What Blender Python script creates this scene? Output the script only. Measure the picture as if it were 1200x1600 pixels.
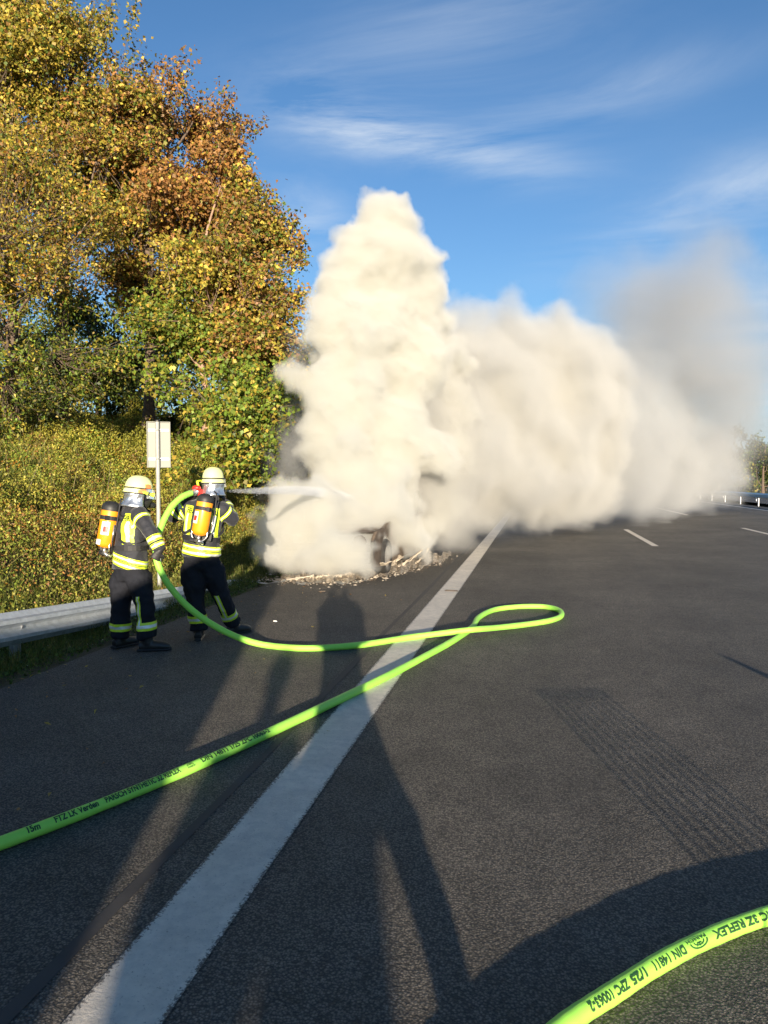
import bpy, bmesh, math, random
import numpy as np
from mathutils import Vector, Matrix
R = math.radians
rng = np.random.default_rng(7)
random.seed(7)
for o in list(bpy.data.objects): bpy.data.objects.remove(o)
SC = bpy.context.scene
COL = SC.collection

# ------------------------------------------------------------------ camera
FPX, CH = 1150.0, 1.6                       # focal length in photo pixels, eye height in metres
YAW, PITCH = math.atan(237 / FPX), math.atan(51 / FPX)
cd = bpy.data.cameras.new('camera'); cam = bpy.data.objects.new('camera', cd); COL.objects.link(cam)
cam.location = (0, 0, CH); cam.rotation_euler = (R(90) - PITCH, 0, YAW)
cd.sensor_fit = 'VERTICAL'; cd.sensor_height = 36.0; cd.lens = 36.0 * FPX / 1600
cd.clip_start = 0.05; cd.clip_end = 6000
SC.camera = cam
# ------------------------------------------------------------------ sun, sky, exposure
SUN_EL = R(7.9)
SUN_D = Vector((-0.263, 0.965, 0)).normalized()      # ground direction in which the shadows fall
sd = bpy.data.lights.new('sun', 'SUN'); sun = bpy.data.objects.new('sun', sd); COL.objects.link(sun)
sd.energy = 5.0; sd.angle = R(0.5); sd.color = (1.0, 0.86, 0.67)
ray_dir = Vector((SUN_D.x * math.cos(SUN_EL), SUN_D.y * math.cos(SUN_EL), -math.sin(SUN_EL)))
sun.rotation_euler = ray_dir.to_track_quat('-Z', 'Y').to_euler()
w = bpy.data.worlds.new('World'); SC.world = w; w.use_nodes = True
nt = w.node_tree; N = nt.nodes; L = nt.links
for n in list(N): N.remove(n)
out = N.new('ShaderNodeOutputWorld'); bg = N.new('ShaderNodeBackground'); sky = N.new('ShaderNodeTexSky')
sky.sky_type = 'NISHITA'; sky.sun_disc = False; sky.sun_elevation = SUN_EL
sky.sun_rotation = math.atan2(-SUN_D.x, -SUN_D.y)
sky.air_density = 1.0; sky.dust_density = 0.1; sky.ozone_density = 3.0; sky.altitude = 0
bg.inputs[1].default_value = 0.072
tc = N.new('ShaderNodeTexCoord')
def wmath(op, a, b=None, clamp=False):
    n = N.new('ShaderNodeMath'); n.operation = op; n.use_clamp = clamp
    for i, v in enumerate((a, b)):
        if v is None: continue
        if isinstance(v, (int, float)): n.inputs[i].default_value = v
        else: L.new(v, n.inputs[i])
    return n.outputs[0]
sepw = N.new('ShaderNodeSeparateXYZ'); L.new(tc.outputs['Generated'], sepw.inputs[0])
zz = wmath('MAXIMUM', sepw.outputs[2], 0.03)
px_, py_ = wmath('DIVIDE', sepw.outputs[0], zz), wmath('DIVIDE', sepw.outputs[1], zz)
cb = N.new('ShaderNodeCombineXYZ'); L.new(px_, cb.inputs[0]); L.new(py_, cb.inputs[1])
mp = N.new('ShaderNodeMapping'); L.new(cb.outputs[0], mp.inputs[0]); mp.inputs['Rotation'].default_value = (0, 0, R(35)); mp.inputs['Scale'].default_value = (0.95, 1.5, 1)
n1 = N.new('ShaderNodeTexNoise'); L.new(mp.outputs[0], n1.inputs[0]); n1.inputs['Scale'].default_value = 1.0; n1.inputs['Detail'].default_value = 9; n1.inputs['Roughness'].default_value = 0.62; n1.inputs['Distortion'].default_value = 0.5
n2 = N.new('ShaderNodeTexNoise'); L.new(cb.outputs[0], n2.inputs[0]); n2.inputs['Scale'].default_value = 0.35; n2.inputs['Detail'].default_value = 2
def skydir(px, py):
    v = cam_R @ Vector(((px - 600) / FPX, (800 - py) / FPX, -1)); return v.normalized()
cam_R = Matrix.Rotation(YAW, 3, 'Z') @ Matrix.Rotation(R(90) - PITCH, 3, 'X')
masks = None                                # cirrus banks: (photo px, py, width, height in degrees, weight, tilt)
for (px, py, sx, sy, wt, tilt) in [(585, 208, 4.6, 1.3, 1.15, -8), (770, 245, 5.5, 1.5, 0.55, -12), (700, 60, 9, 3.5, 0.34, 10), (470, 150, 4, 2.2, .3, 0), (1130, 305, 8, 1.9, 0.42, 14), (470, 335, 3.5, 2.2, 0.42, 0), (1230, 560, 6, 5, 0.55, 0), (930, 150, 8, 1.5, .28, 8), (350, 760, 20, 3.5, .4, 0)]:
    d = skydir(px, py); rt = Vector((d.y, -d.x, 0)).normalized(); up = rt.cross(d)
    c, s = math.cos(R(tilt)), math.sin(R(tilt)); a1, a2 = rt * c + up * s, up * c - rt * s
    def dotn(v):
        n = N.new('ShaderNodeVectorMath'); n.operation = 'DOT_PRODUCT'; L.new(tc.outputs['Generated'], n.inputs[0]); n.inputs[1].default_value = v; return n.outputs['Value']
    e1 = wmath('POWER', wmath('ABSOLUTE', wmath('DIVIDE', dotn(a1), math.sin(R(sx)))), 2)
    e2 = wmath('POWER', wmath('ABSOLUTE', wmath('DIVIDE', dotn(a2), math.sin(R(sy)))), 2)
    g = wmath('MULTIPLY', wmath('POWER', 2.718, wmath('MULTIPLY', wmath('ADD', e1, e2), -1)), wt)
    g = wmath('MULTIPLY', g, wmath('GREATER_THAN', dotn(d), 0))
    masks = g if masks is None else wmath('ADD', masks, g)
streak = wmath('MULTIPLY', wmath('SUBTRACT', n1.outputs[0], 0.39), 3.4, True)
amb = wmath('MULTIPLY', wmath('SUBTRACT', n2.outputs[0], 0.5), 0.5, True)
cl = wmath('MULTIPLY', wmath('MULTIPLY', wmath('ADD', masks, amb), 1.35), streak, True)
mix = N.new('ShaderNodeMix'); mix.data_type = 'RGBA'; L.new(cl, mix.inputs['Factor'])
tint = N.new('ShaderNodeMix'); tint.data_type = 'RGBA'; tint.blend_type = 'MULTIPLY'; tint.inputs['Factor'].default_value = 1
L.new(sky.outputs[0], tint.inputs['A']); tint.inputs['B'].default_value = (0.84, 1.04, 1.22, 1)
hz = wmath('POWER', 2.718, wmath('MULTIPLY', wmath('MAXIMUM', sepw.outputs[2], 0), -7.5))       # pale blue air towards the horizon
hmix = N.new('ShaderNodeMix'); hmix.data_type = 'RGBA'; L.new(wmath('MULTIPLY', hz, .9), hmix.inputs['Factor']); L.new(tint.outputs['Result'], hmix.inputs['A']); hmix.inputs['B'].default_value = (2.7, 3.9, 5.1, 1)
L.new(hmix.outputs['Result'], mix.inputs['A']); mix.inputs['B'].default_value = (4.6, 5.1, 5.7, 1)
L.new(mix.outputs['Result'], bg.inputs[0]); L.new(bg.outputs[0], out.inputs[0])
SC.view_settings.view_transform = 'Standard'; SC.view_settings.look = 'None'
SC.view_settings.exposure = 1.20; SC.view_settings.gamma = 1; SC.view_settings.use_curve_mapping = False
SC.render.engine = 'CYCLES'
cy = SC.cycles
cy.max_bounces = 14; cy.diffuse_bounces = 3; cy.glossy_bounces = 3; cy.transmission_bounces = 4; cy.transparent_max_bounces = 10; cy.volume_bounces = 9
cy.use_denoising = True; cy.sample_clamp_indirect = 6; cy.use_adaptive_sampling = True; cy.adaptive_threshold = 0.015

# ------------------------------------------------------------------ helpers
FW = cam_R @ Vector((0, 0, -1)); RT = cam_R @ Vector((1, 0, 0)); UP = cam_R @ Vector((0, 1, 0)); CP = Vector((0, 0, CH))
def at(px, py, Z):                          # the point at camera depth Z (metres) seen at a photo pixel
    return CP + (RT * ((px - 600) / FPX) + UP * ((800 - py) / FPX) + FW) * Z
def gnd(px, py, z=0.0):                     # the point at height z seen at a photo pixel
    d = RT * ((px - 600) / FPX) + UP * ((800 - py) / FPX) + FW
    return CP + d * ((z - CH) / d.z)
def tag(o, label=None, cat=None, group=None, kind=None):
    if label: o['label'] = label
    if cat: o['category'] = cat
    if group: o['group'] = group
    if kind: o['kind'] = kind
    return o
def empty(name, loc=(0, 0, 0), rz=0, **k):
    o = bpy.data.objects.new(name, None); COL.objects.link(o); o.location = loc; o.rotation_euler = (0, 0, rz)
    o.empty_display_size = 0.2
    return tag(o, **k)
def link(name, me, mats, parent=None, smooth=False, **k):
    o = bpy.data.objects.new(name, me); COL.objects.link(o)
    for m in (mats if isinstance(mats, (list, tuple)) else [mats]):
        if m is not None and len(me.materials) < 9 and not (me.materials and m.name in me.materials): me.materials.append(m)
    if parent is not None:
        o.parent = parent
        o.matrix_parent_inverse = WORLD.get(parent.name, Matrix.Identity(4)) if False else Matrix.Identity(4)
    if smooth: me.polygons.foreach_set('use_smooth', [True] * len(me.polygons))
    return tag(o, **k)
WORLD = {}
def mesh_np(name, V, F):                    # F: (n,k) array of one polygon size
    V = np.asarray(V, dtype=np.float32).reshape(-1, 3); F = np.asarray(F, dtype=np.int32)
    me = bpy.data.meshes.new(name); k = F.shape[1]
    me.vertices.add(len(V)); me.vertices.foreach_set('co', V.ravel())
    me.loops.add(F.size); me.loops.foreach_set('vertex_index', F.ravel())
    me.polygons.add(len(F)); me.polygons.foreach_set('loop_start', np.arange(0, F.size, k, dtype=np.int32))
    me.update(calc_edges=True); me.validate(); return me
class MB:                                   # collects shapes into one mesh
    def __init__(s): s.v = []; s.f = []; s.mi = []; s.cur = 0
    def add(s, V, F):
        b = len(s.v); s.v += [tuple(v) for v in V]; s.f += [tuple(i + b for i in f) for f in F]; s.mi += [s.cur] * len(F); return s
    def box(s, c, size, rot=None, taper=1.0):
        V = []
        for z in (-.5, .5):
            t = 1 if z < 0 else taper
            for x, y in ((-.5, -.5), (.5, -.5), (.5, .5), (-.5, .5)):
                p = Vector((x * size[0] * t, y * size[1] * t, z * size[2]))
                if rot is not None: p = rot @ p
                V.append(Vector(c) + p)
        return s.add(V, [(3, 2, 1, 0), (4, 5, 6, 7), (0, 1, 5, 4), (1, 2, 6, 5), (2, 3, 7, 6), (3, 0, 4, 7)])
    def tube(s, pts, rad, seg=10, caps=True, flat=1.0, upv=None):
        pts = [Vector(p) for p in pts]; n = len(pts)
        if isinstance(rad, (int, float)): rad = [rad] * n
        V = []; prev = None
        for i, p in enumerate(pts):
            t = (pts[min(i + 1, n - 1)] - pts[max(i - 1, 0)]).normalized()
            if prev is None:
                a = Vector(upv) if upv else (Vector((0, 0, 1)) if abs(t.z) < .9 else Vector((1, 0, 0)))
                u = (a - t * a.dot(t)).normalized()
            else: u = (prev - t * prev.dot(t)).normalized()
            prev = u; v = t.cross(u)
            r = rad[i]; ra, rb = (r if isinstance(r, (tuple, list)) else (r, r * flat))
            for k in range(seg):
                a = 2 * math.pi * k / seg; V.append(p + u * math.cos(a) * ra + v * math.sin(a) * rb)
        F = [(i * seg + k, i * seg + (k + 1) % seg, (i + 1) * seg + (k + 1) % seg, (i + 1) * seg + k) for i in range(n - 1) for k in range(seg)]
        if caps: F += [tuple(range(seg - 1, -1, -1)), tuple((n - 1) * seg + k for k in range(seg))]
        return s.add(V, F)
    def lathe(s, prof, c=(0, 0, 0), rot=None, seg=24, sx=1, sy=1):   # prof: (radius, z)
        V = []
        for r, z in prof:
            for k in range(seg):
                a = 2 * math.pi * k / seg; p = Vector((r * math.cos(a) * sx, r * math.sin(a) * sy, z))
                if rot is not None: p = rot @ p
                V.append(Vector(c) + p)
        n = len(prof)
        F = [(i * seg + k, i * seg + (k + 1) % seg, (i + 1) * seg + (k + 1) % seg, (i + 1) * seg + k) for i in range(n - 1) for k in range(seg)]
        return s.add(V, F)
    def ball(s, c, r, seg=14, ring=9, rot=None, sq=(1, 1, 1)):
        V = []; 
        for i in range(ring + 1):
            th = math.pi * i / ring
            for k in range(seg):
                a = 2 * math.pi * k / seg
                p = Vector((math.sin(th) * math.cos(a) * r * sq[0], math.sin(th) * math.sin(a) * r * sq[1], math.cos(th) * r * sq[2]))
                if rot is not None: p = rot @ p
                V.append(Vector(c) + p)
        F = [(i * seg + k, (i + 1) * seg + k, (i + 1) * seg + (k + 1) % seg, i * seg + (k + 1) % seg) for i in range(ring) for k in range(seg)]
        return s.add(V, F)
    def mesh(s, name='m'):
        me = bpy.data.meshes.new(name); me.from_pydata(s.v, [], s.f)
        me.polygons.foreach_set('material_index', s.mi); me.update(); return me
    def build(s, name, mats, parent=None, smooth=False, bevel=0, **k):
        o = link(name, s.mesh(name), mats, parent, smooth, **k)
        if bevel:
            b = o.modifiers.new('bevel', 'BEVEL'); b.width = bevel; b.segments = 2; b.limit_method = 'ANGLE'; b.angle_limit = R(35)
        return o
def spline(pts, n=10):                      # Catmull-Rom through the points
    P = [Vector(p) for p in pts]; P = [P[0] * 2 - P[1]] + P + [P[-1] * 2 - P[-2]]; o = []
    for i in range(1, len(P) - 2):
        a, b, c, d = P[i - 1:i + 3]
        for k in range(n):
            t = k / n; o.append(0.5 * ((2 * b) + (c - a) * t + (2 * a - 5 * b + 4 * c - d) * t * t + (3 * b - a - 3 * c + d) * t ** 3))
    o.append(P[-2]); return o
def baked(obj):                             # evaluated copy of an object's mesh; removes the source
    dg = bpy.context.evaluated_depsgraph_get(); me = bpy.data.meshes.new_from_object(obj.evaluated_get(dg))
    bpy.data.objects.remove(obj); return me
def vnoise(P, scale, seed=0):               # cheap smooth value noise for numpy points, about -1..1
    P = np.asarray(P, dtype=np.float64) * scale + seed * 17.31; i = np.floor(P).astype(np.int64); f = P - i; f = f * f * (3 - 2 * f); r = 0
    for dx in (0, 1):
        for dy in (0, 1):
            for dz in (0, 1):
                h = ((i[:, 0] + dx) * 73856093) ^ ((i[:, 1] + dy) * 19349663) ^ ((i[:, 2] + dz) * 83492791)
                h = (h ^ (h >> 13)) * 1274126177 & 0x7fffffff; h = (h ^ (h >> 15)) & 0xffff
                wgt = (f[:, 0] if dx else 1 - f[:, 0]) * (f[:, 1] if dy else 1 - f[:, 1]) * (f[:, 2] if dz else 1 - f[:, 2])
                r = r + wgt * (h / 32767.5 - 1)
    return r

# ------------------------------------------------------------------ materials
def mat(name, col=(.5, .5, .5), rough=.6, metal=0.0, noise=None, bump=None, sheen=0, spec=None, coat=0, trans=0, alpha=None):
    """noise=(scale, amount, detail) varies the colour; bump=(scale, strength, distance)."""
    m = bpy.data.materials.new(name); m.use_nodes = True; nt = m.node_tree; b = nt.nodes['Principled BSDF']
    b.inputs['Base Color'].default_value = (*col, 1); b.inputs['Roughness'].default_value = rough; b.inputs['Metallic'].default_value = metal
    if spec is not None: b.inputs['Specular IOR Level'].default_value = spec
    if coat: b.inputs['Coat Weight'].default_value = coat
    if sheen: b.inputs['Sheen Weight'].default_value = sheen
    if trans: b.inputs['Transmission Weight'].default_value = trans
    t = nt.nodes.new('ShaderNodeTexCoord')
    if noise:
        n = nt.nodes.new('ShaderNodeTexNoise'); n.inputs['Scale'].default_value = noise[0]; n.inputs['Detail'].default_value = noise[2] if len(noise) > 2 else 5
        n.inputs['Roughness'].default_value = .65
        nt.links.new(t.outputs['Object'], n.inputs[0])
        mr = nt.nodes.new('ShaderNodeMapRange'); mr.inputs[1].default_value = .3; mr.inputs[2].default_value = .7
        mr.inputs[3].default_value = 1 - noise[1]; mr.inputs[4].default_value = 1 + noise[1]; nt.links.new(n.outputs[0], mr.inputs[0])
        mx = nt.nodes.new('ShaderNodeMix'); mx.data_type = 'RGBA'; mx.blend_type = 'MULTIPLY'; mx.inputs['Factor'].default_value = 1
        mx.inputs['A'].default_value = (*col, 1); nt.links.new(mr.outputs[0], mx.inputs['B']); nt.links.new(mx.outputs['Result'], b.inputs['Base Color'])
        mr2 = nt.nodes.new('ShaderNodeMapRange'); mr2.inputs[3].default_value = max(0, rough - .12); mr2.inputs[4].default_value = min(1, rough + .15)
        nt.links.new(n.outputs[0], mr2.inputs[0]); nt.links.new(mr2.outputs[0], b.inputs['Roughness'])
    if bump:
        n = nt.nodes.new('ShaderNodeTexNoise'); n.inputs['Scale'].default_value = bump[0]; n.inputs['Detail'].default_value = 6
        nt.links.new(t.outputs['Object'], n.inputs[0]); bp = nt.nodes.new('ShaderNodeBump'); bp.inputs['Strength'].default_value = bump[1]; bp.inputs['Distance'].default_value = bump[2]
        nt.links.new(n.outputs[0], bp.inputs['Height']); nt.links.new(bp.outputs[0], b.inputs['Normal'])
    return m
class NB:                                   # short node writing
    def __init__(s, m): s.nt = m.node_tree; s.b = s.nt.nodes.get('Principled BSDF')
    def n(s, t, **k):
        o = s.nt.nodes.new(t)
        for a, v in k.items(): setattr(o, a, v)
        return o
    def l(s, a, b): s.nt.links.new(a, b)
    def math(s, op, a, b=None, c=None, clamp=False):
        o = s.n('ShaderNodeMath', operation=op, use_clamp=clamp)
        for i, v in enumerate((a, b, c)):
            if v is None: continue
            if isinstance(v, (int, float)): o.inputs[i].default_value = v
            else: s.l(v, o.inputs[i])
        return o.outputs[0]
    def noise(s, scale, detail=5, rough=.6, vec=None, dist=0):
        o = s.n('ShaderNodeTexNoise'); o.inputs['Scale'].default_value = scale; o.inputs['Detail'].default_value = detail; o.inputs['Roughness'].default_value = rough; o.inputs['Distortion'].default_value = dist
        if vec is not None: s.l(vec, o.inputs[0])
        return o.outputs[0]
    def mix(s, f, a, b, blend='MIX'):
        o = s.n('ShaderNodeMix', data_type='RGBA', blend_type=blend)
        for k, v in (('Factor', f), ('A', a), ('B', b)):
            if isinstance(v, (int, float)): o.inputs[k].default_value = v
            elif isinstance(v, tuple): o.inputs[k].default_value = (*v, 1)
            else: s.l(v, o.inputs[k])
        return o.outputs['Result']
    def ramp(s, f, a, b, lo=0, hi=1):
        o = s.n('ShaderNodeMapRange'); s.l(f, o.inputs[0])
        for i, v in enumerate((a, b, lo, hi)): o.inputs[i + 1].default_value = v
        return o.outputs[0]
# ------------------------------------------------------------------ ground materials
def asphalt_material():
    m = bpy.data.materials.new('asphalt'); m.use_nodes = True; q = NB(m)
    co = q.n('ShaderNodeTexCoord').outputs['Object']
    vor = q.n('ShaderNodeTexVoronoi', feature='F1'); q.l(co, vor.inputs['Vector']); vor.inputs['Scale'].default_value = 110
    vor2 = q.n('ShaderNodeTexVoronoi', feature='F1'); q.l(co, vor2.inputs['Vector']); vor2.inputs['Scale'].default_value = 300
    g1 = q.noise(60, 6, .75, co); big = q.noise(.55, 5, .6, co); mid = q.noise(4.5, 4, .6, co)
    sepc = q.n('ShaderNodeSeparateColor'); q.l(vor.outputs['Color'], sepc.inputs[0])
    base = q.mix(q.ramp(sepc.outputs[0], 0, 1), (.098, .086, .071), (.245, .212, .170))
    base = q.mix(q.ramp(sepc.outputs[1], .95, 1.0, 0, .8), base, (.17, .155, .13))              # pale chips
    base = q.mix(q.ramp(vor.outputs['Distance'], .32, .64, 0, .72), base, (.018, .018, .018))                # dark binder, with the shade of the pits painted in between the stones
    base = q.mix(1.0, base, q.ramp(big, .3, .7, .70, 1.2), 'MULTIPLY'); base = q.mix(1.0, base, q.ramp(mid, .3, .7, .85, 1.15), 'MULTIPLY')
    sx = q.n('ShaderNodeSeparateXYZ'); q.l(co, sx.inputs[0])
    wob = q.math('MULTIPLY', q.math('SUBTRACT', q.noise(1.3, 3, .5, co), .5), .06)
    # soot and wet ground round the wreck
    d = q.n('ShaderNodeVectorMath', operation='DISTANCE'); q.l(co, d.inputs[0]); d.inputs[1].default_value = (-3.2, 13.2, 0)
    soot = q.math('MULTIPLY', q.ramp(q.math('ADD', d.outputs['Value'], q.math('MULTIPLY', big, 3)), 3.2, 6.4, 1, 0), .45)
    base = q.mix(soot, base, (.030, .024, .018))
    # wheel paths slightly polished
    wp = q.math('ABSOLUTE', q.math('SUBTRACT', q.math('ABSOLUTE', q.math('SUBTRACT', sx.outputs[0], .95)), .85))
    base = q.mix(q.ramp(wp, .1, .5, .16, 0), base, (.03, .03, .03))
    q.l(base, q.b.inputs['Base Color'])
    q.l(q.ramp(g1, .3, .7, .55, .9), q.b.inputs['Roughness']); q.b.inputs['Specular IOR Level'].default_value = .35
    h = q.math('ADD', q.math('MULTIPLY', vor.outputs['Distance'], -1.0), q.math('MULTIPLY', vor2.outputs['Distance'], -.45)); h = q.math('ADD', h, q.math('MULTIPLY', g1, .5))
    bp = q.n('ShaderNodeBump'); bp.inputs['Strength'].default_value = .95; bp.inputs['Distance'].default_value = .0065; q.l(h, bp.inputs['Height'])
    q.l(bp.outputs[0], q.b.inputs['Normal']); return m
def marking_material():
    m = bpy.data.materials.new('road_paint'); m.use_nodes = True; q = NB(m)
    co = q.n('ShaderNodeTexCoord').outputs['Object']
    g = q.noise(85, 6, .75, co); big = q.noise(2.2, 5, .7, co); mid = q.noise(14, 5, .7, co)
    col = q.mix(q.ramp(big, .35, .75), (.76, .68, .56), (.56, .50, .415)); col = q.mix(q.ramp(mid, .4, .75, 0, .5), col, (.34, .32, .29))
    at_ = q.n('ShaderNodeAttribute', attribute_name='across'); ed = q.math('ABSOLUTE', at_.outputs['Fac'])
    pit = q.math('ADD', q.math('MULTIPLY', g, 1.0), q.math('MULTIPLY', q.ramp(ed, .8, 1.0, 0, 1), .22))
    wear = q.ramp(pit, .60, .70, 0, .9); col = q.mix(wear, col, (.045, .042, .04)); q.l(col, q.b.inputs['Base Color']); q.b.inputs['Roughness'].default_value = .62
    bp = q.n('ShaderNodeBump'); bp.inputs['Strength'].default_value = .9; bp.inputs['Distance'].default_value = .006; q.l(g, bp.inputs['Height']); q.l(bp.outputs[0], q.b.inputs['Normal'])
    return m
M_ASPH = asphalt_material(); M_MARK = marking_material()
M_SEAM = mat('bitumen_seam', (.045, .041, .037), .75, noise=(4, .35), bump=(60, .4, .003))
M_SOIL = mat('verge_soil', (.055, .045, .022), .95, noise=(3, .5), bump=(18, .8, .04))
M_GRASSLAND = mat('far_grassland', (.06, .075, .025), .95, noise=(.6, .4), bump=(3, .8, .1))
M_GALV = mat('galvanised_steel', (.55, .58, .60), .45, .5, noise=(14, .18), bump=(40, .08, .002))
M_GALVD = mat('weathered_galvanised_steel', (.30, .31, .32), .5, .7, noise=(9, .25))

def sheet(name, x0, x1, y0, y1, z, m, nx=1, ny=1, **k):
    xs = np.linspace(x0, x1, nx + 1); ys = np.linspace(y0, y1, ny + 1)
    V = [(x, y, z) for y in ys for x in xs]; F = [(j * (nx + 1) + i, j * (nx + 1) + i + 1, (j + 1) * (nx + 1) + i + 1, (j + 1) * (nx + 1) + i) for j in range(ny) for i in range(nx)]
    return link(name, mesh_np(name, V, F), m, **k)
sheet('road', -4.0, 13.0, -60, 900, 0, M_ASPH, 1, 8, kind='structure')
sheet('ground', -2500, 2500, -400, 5200, -.30, M_GRASSLAND, kind='structure')
sheet('opposite_road', 15.2, 26, -60, 900, -.05, M_ASPH, kind='structure')
def marking(name, x, wd, y0, y1, lab, z=.004, grp=None):
    n = max(2, int(min(y1 - y0, 30) / .5)); ys = np.linspace(y0, y1, n + 1)
    V = []; ac = []
    for y in ys:
        jx = 0
        for s in (-1, 0, 1): V.append((x + s * wd / 2 + jx, y, z)); ac.append(s)
    F = [(j * 3 + i, j * 3 + i + 1, (j + 1) * 3 + i + 1, (j + 1) * 3 + i) for j in range(n) for i in range(2)]
    me = mesh_np(name, V, F); a = me.attributes.new('across', 'FLOAT', 'POINT'); a.data.foreach_set('value', np.array(ac, dtype=np.float32))
    return link(name, me, M_MARK, label=lab, cat='road marking', group=grp)
marking('lane_marking', -1.205, .29, -6, 60, 'wide solid white edge line running from the lower left up to the burning car')
marking('lane_marking', 11.62, .22, 4, 300, 'distant solid white line beside the far right guardrail', z=.005)
for i, y in enumerate((18.5, 36.5, 54.5, 72.5)):
    marking('lane_dash', 2.82, .16, y, y + 6, ['short white lane dash right of the smoke in mid road', 'white lane dash hidden deep in the smoke', 'third white lane dash inside the smoke', 'furthest white lane dash inside the smoke'][i], z=.006, grp='white lane dashes between the lanes')
for i, y in enumerate((21.0, 39.0, 57.0)):
    marking('lane_dash', 6.66, .16, y - 4, y + 5, ['white lane dash cut off by the right edge of the photo', 'second dash of the right lane line, in thin smoke', 'third dash of the right lane line, in thin smoke'][i], z=.006, grp='white lane dashes at the far right')
seam = MB(); 
for i in range(90):
    y0 = -4 + i * .5; w0 = .026 + .004 * math.sin(i * .7); w1 = .026 + .004 * math.sin((i + 1) * .7); o0 = .006 * math.sin(i * .5); o1 = .006 * math.sin((i + 1) * .5)
    seam.add([(-1.53 - w0 + o0, y0, .003), (-1.53 + w0 + o0, y0, .003), (-1.53 + w1 + o1, y0 + .5, .003), (-1.53 - w1 + o1, y0 + .5, .003)], [(0, 1, 2, 3)])
seam.build('road_seam', M_SEAM, kind='structure')
MB().add([(9.9, 0, .003), (10.05, 0, .003), (10.05, 200, .003), (9.9, 200, .003)], [(0, 1, 2, 3)]).build('road_seam', M_SEAM, kind='structure')

# embankment on the left
def bank_z(x, y):
    x = np.asarray(x, float); y = np.asarray(y, float)
    d = -4.0 - x
    z = np.interp(d, [0, .35, 1.0, 1.6, 2.6, 5.0, 8.5, 14, 30, 60], [-.03, -.07, -.12, -.05, .38, 1.35, 2.55, 3.1, 3.8, 4.5])
    P = np.stack([x.ravel(), y.ravel(), np.zeros(x.size)], 1)
    nz = (vnoise(P, .35, 1) * .22 + vnoise(P, 1.1, 2) * .07).reshape(x.shape)
    return z + nz * np.clip((d - .8) / 2.5, 0, 1) + (vnoise(P, 5, 3) * .012).reshape(x.shape)
gx = -4.0 - np.concatenate([np.linspace(0, 9, 61), np.linspace(9.6, 60, 30)]); gy = np.concatenate([np.linspace(-12, 32, 150), np.linspace(33, 300, 60)])
XX, YY = np.meshgrid(gx, gy); ZZ = bank_z(XX, YY); nx_, ny_ = len(gx), len(gy)
idx = np.arange(nx_ * ny_).reshape(ny_, nx_)
F = np.stack([idx[:-1, :-1], idx[1:, :-1], idx[1:, 1:], idx[:-1, 1:]], -1).reshape(-1, 4)
link('embankment', mesh_np('embankment', np.stack([XX, YY, ZZ], -1), F), M_SOIL, smooth=True, kind='structure')
# ------------------------------------------------------------------ vegetation
def leaf_material(name, trans=.35):
    m = bpy.data.materials.new(name); m.use_nodes = True; q = NB(m)
    a = q.n('ShaderNodeAttribute', attribute_name='leaf_colour'); co = q.n('ShaderNodeTexCoord').outputs['Object']
    c = q.mix(1.0, a.outputs['Color'], q.ramp(q.noise(22, 3, .6, co), .3, .7, .75, 1.25), 'MULTIPLY')
    q.l(c, q.b.inputs['Base Color']); q.b.inputs['Roughness'].default_value = .5; q.b.inputs['Specular IOR Level'].default_value = .35
    t = q.n('ShaderNodeBsdfTranslucent'); q.l(c, t.inputs[0]); mx = q.n('ShaderNodeMixShader'); mx.inputs[0].default_value = trans
    q.l(q.b.outputs[0], mx.inputs[1]); q.l(t.outputs[0], mx.inputs[2]); q.l(mx.outputs[0], m.node_tree.nodes['Material Output'].inputs[0]); return m
M_LEAF = leaf_material('leaf'); M_BARK = mat('bark', (.12, .085, .06), .9, noise=(14, .45), bump=(30, .8, .012))
M_BARKP = mat('pale_bark', (.30, .19, .13), .85, noise=(11, .4), bump=(26, .7, .01))
M_TWIG = mat('twig', (.09, .06, .035), .9, noise=(9, .3))
MAPLE = np.array([(0, -.5), (.5, -.14), (.24, .06), (.05, .55), (-.26, .10), (-.5, -.10)]) 
OVAL = np.array([(0, -.5), (.26, -.05), (0, .5), (-.26, -.05)])
BLADE = np.array([(-.05, 0), (.05, 0), (.015, 1.0), (-.015, 1.0)])
def leaves_mesh(name, P, Nn, size, col, shape=OVAL, fold=.15, axis=None, r=rng):
    """one small polygon fan per leaf: P centres, Nn normals, size per leaf, col rgb per leaf"""
    n = len(P); Nn = Nn / np.linalg.norm(Nn, axis=1, keepdims=True)
    if axis is None: axis = r.normal(size=(n, 3)); axis[:, 2] -= .9
    t = axis - Nn * (axis * Nn).sum(1, keepdims=True); t /= np.linalg.norm(t, axis=1, keepdims=True) + 1e-9
    b = np.cross(Nn, t); k = len(shape)
    s = size[:, None, None]
    jit = r.uniform(.8, 1.2, (n, k, 1))
    V = P[:, None, :] + s * jit * (b[:, None, :] * shape[None, :, 0:1] + t[:, None, :] * shape[None, :, 1:2]) + s * fold * Nn[:, None, :] * (np.abs(shape[None, :, 0:1]) * 2) * r.uniform(-1, 1.3, (n, 1, 1))
    me = mesh_np(name, V.reshape(-1, 3), np.arange(n * k).reshape(n, k))
    ca = me.color_attributes.new('leaf_colour', 'FLOAT_COLOR', 'POINT')
    C = np.ones((n, k, 4), np.float32); C[:, :, :3] = col[:, None, :]; ca.data.foreach_set('color', C.ravel()); return me
PAL = dict(gold=(.60, .44, .07), olive=(.33, .29, .042), green=(.13, .19, .028), bright=(.24, .34, .045), brown=(.37, .20, .065), rust=(.42, .20, .055), dark=(.050, .065, .016), straw=(.42, .33, .12), orange=(.48, .22, .03))
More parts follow.
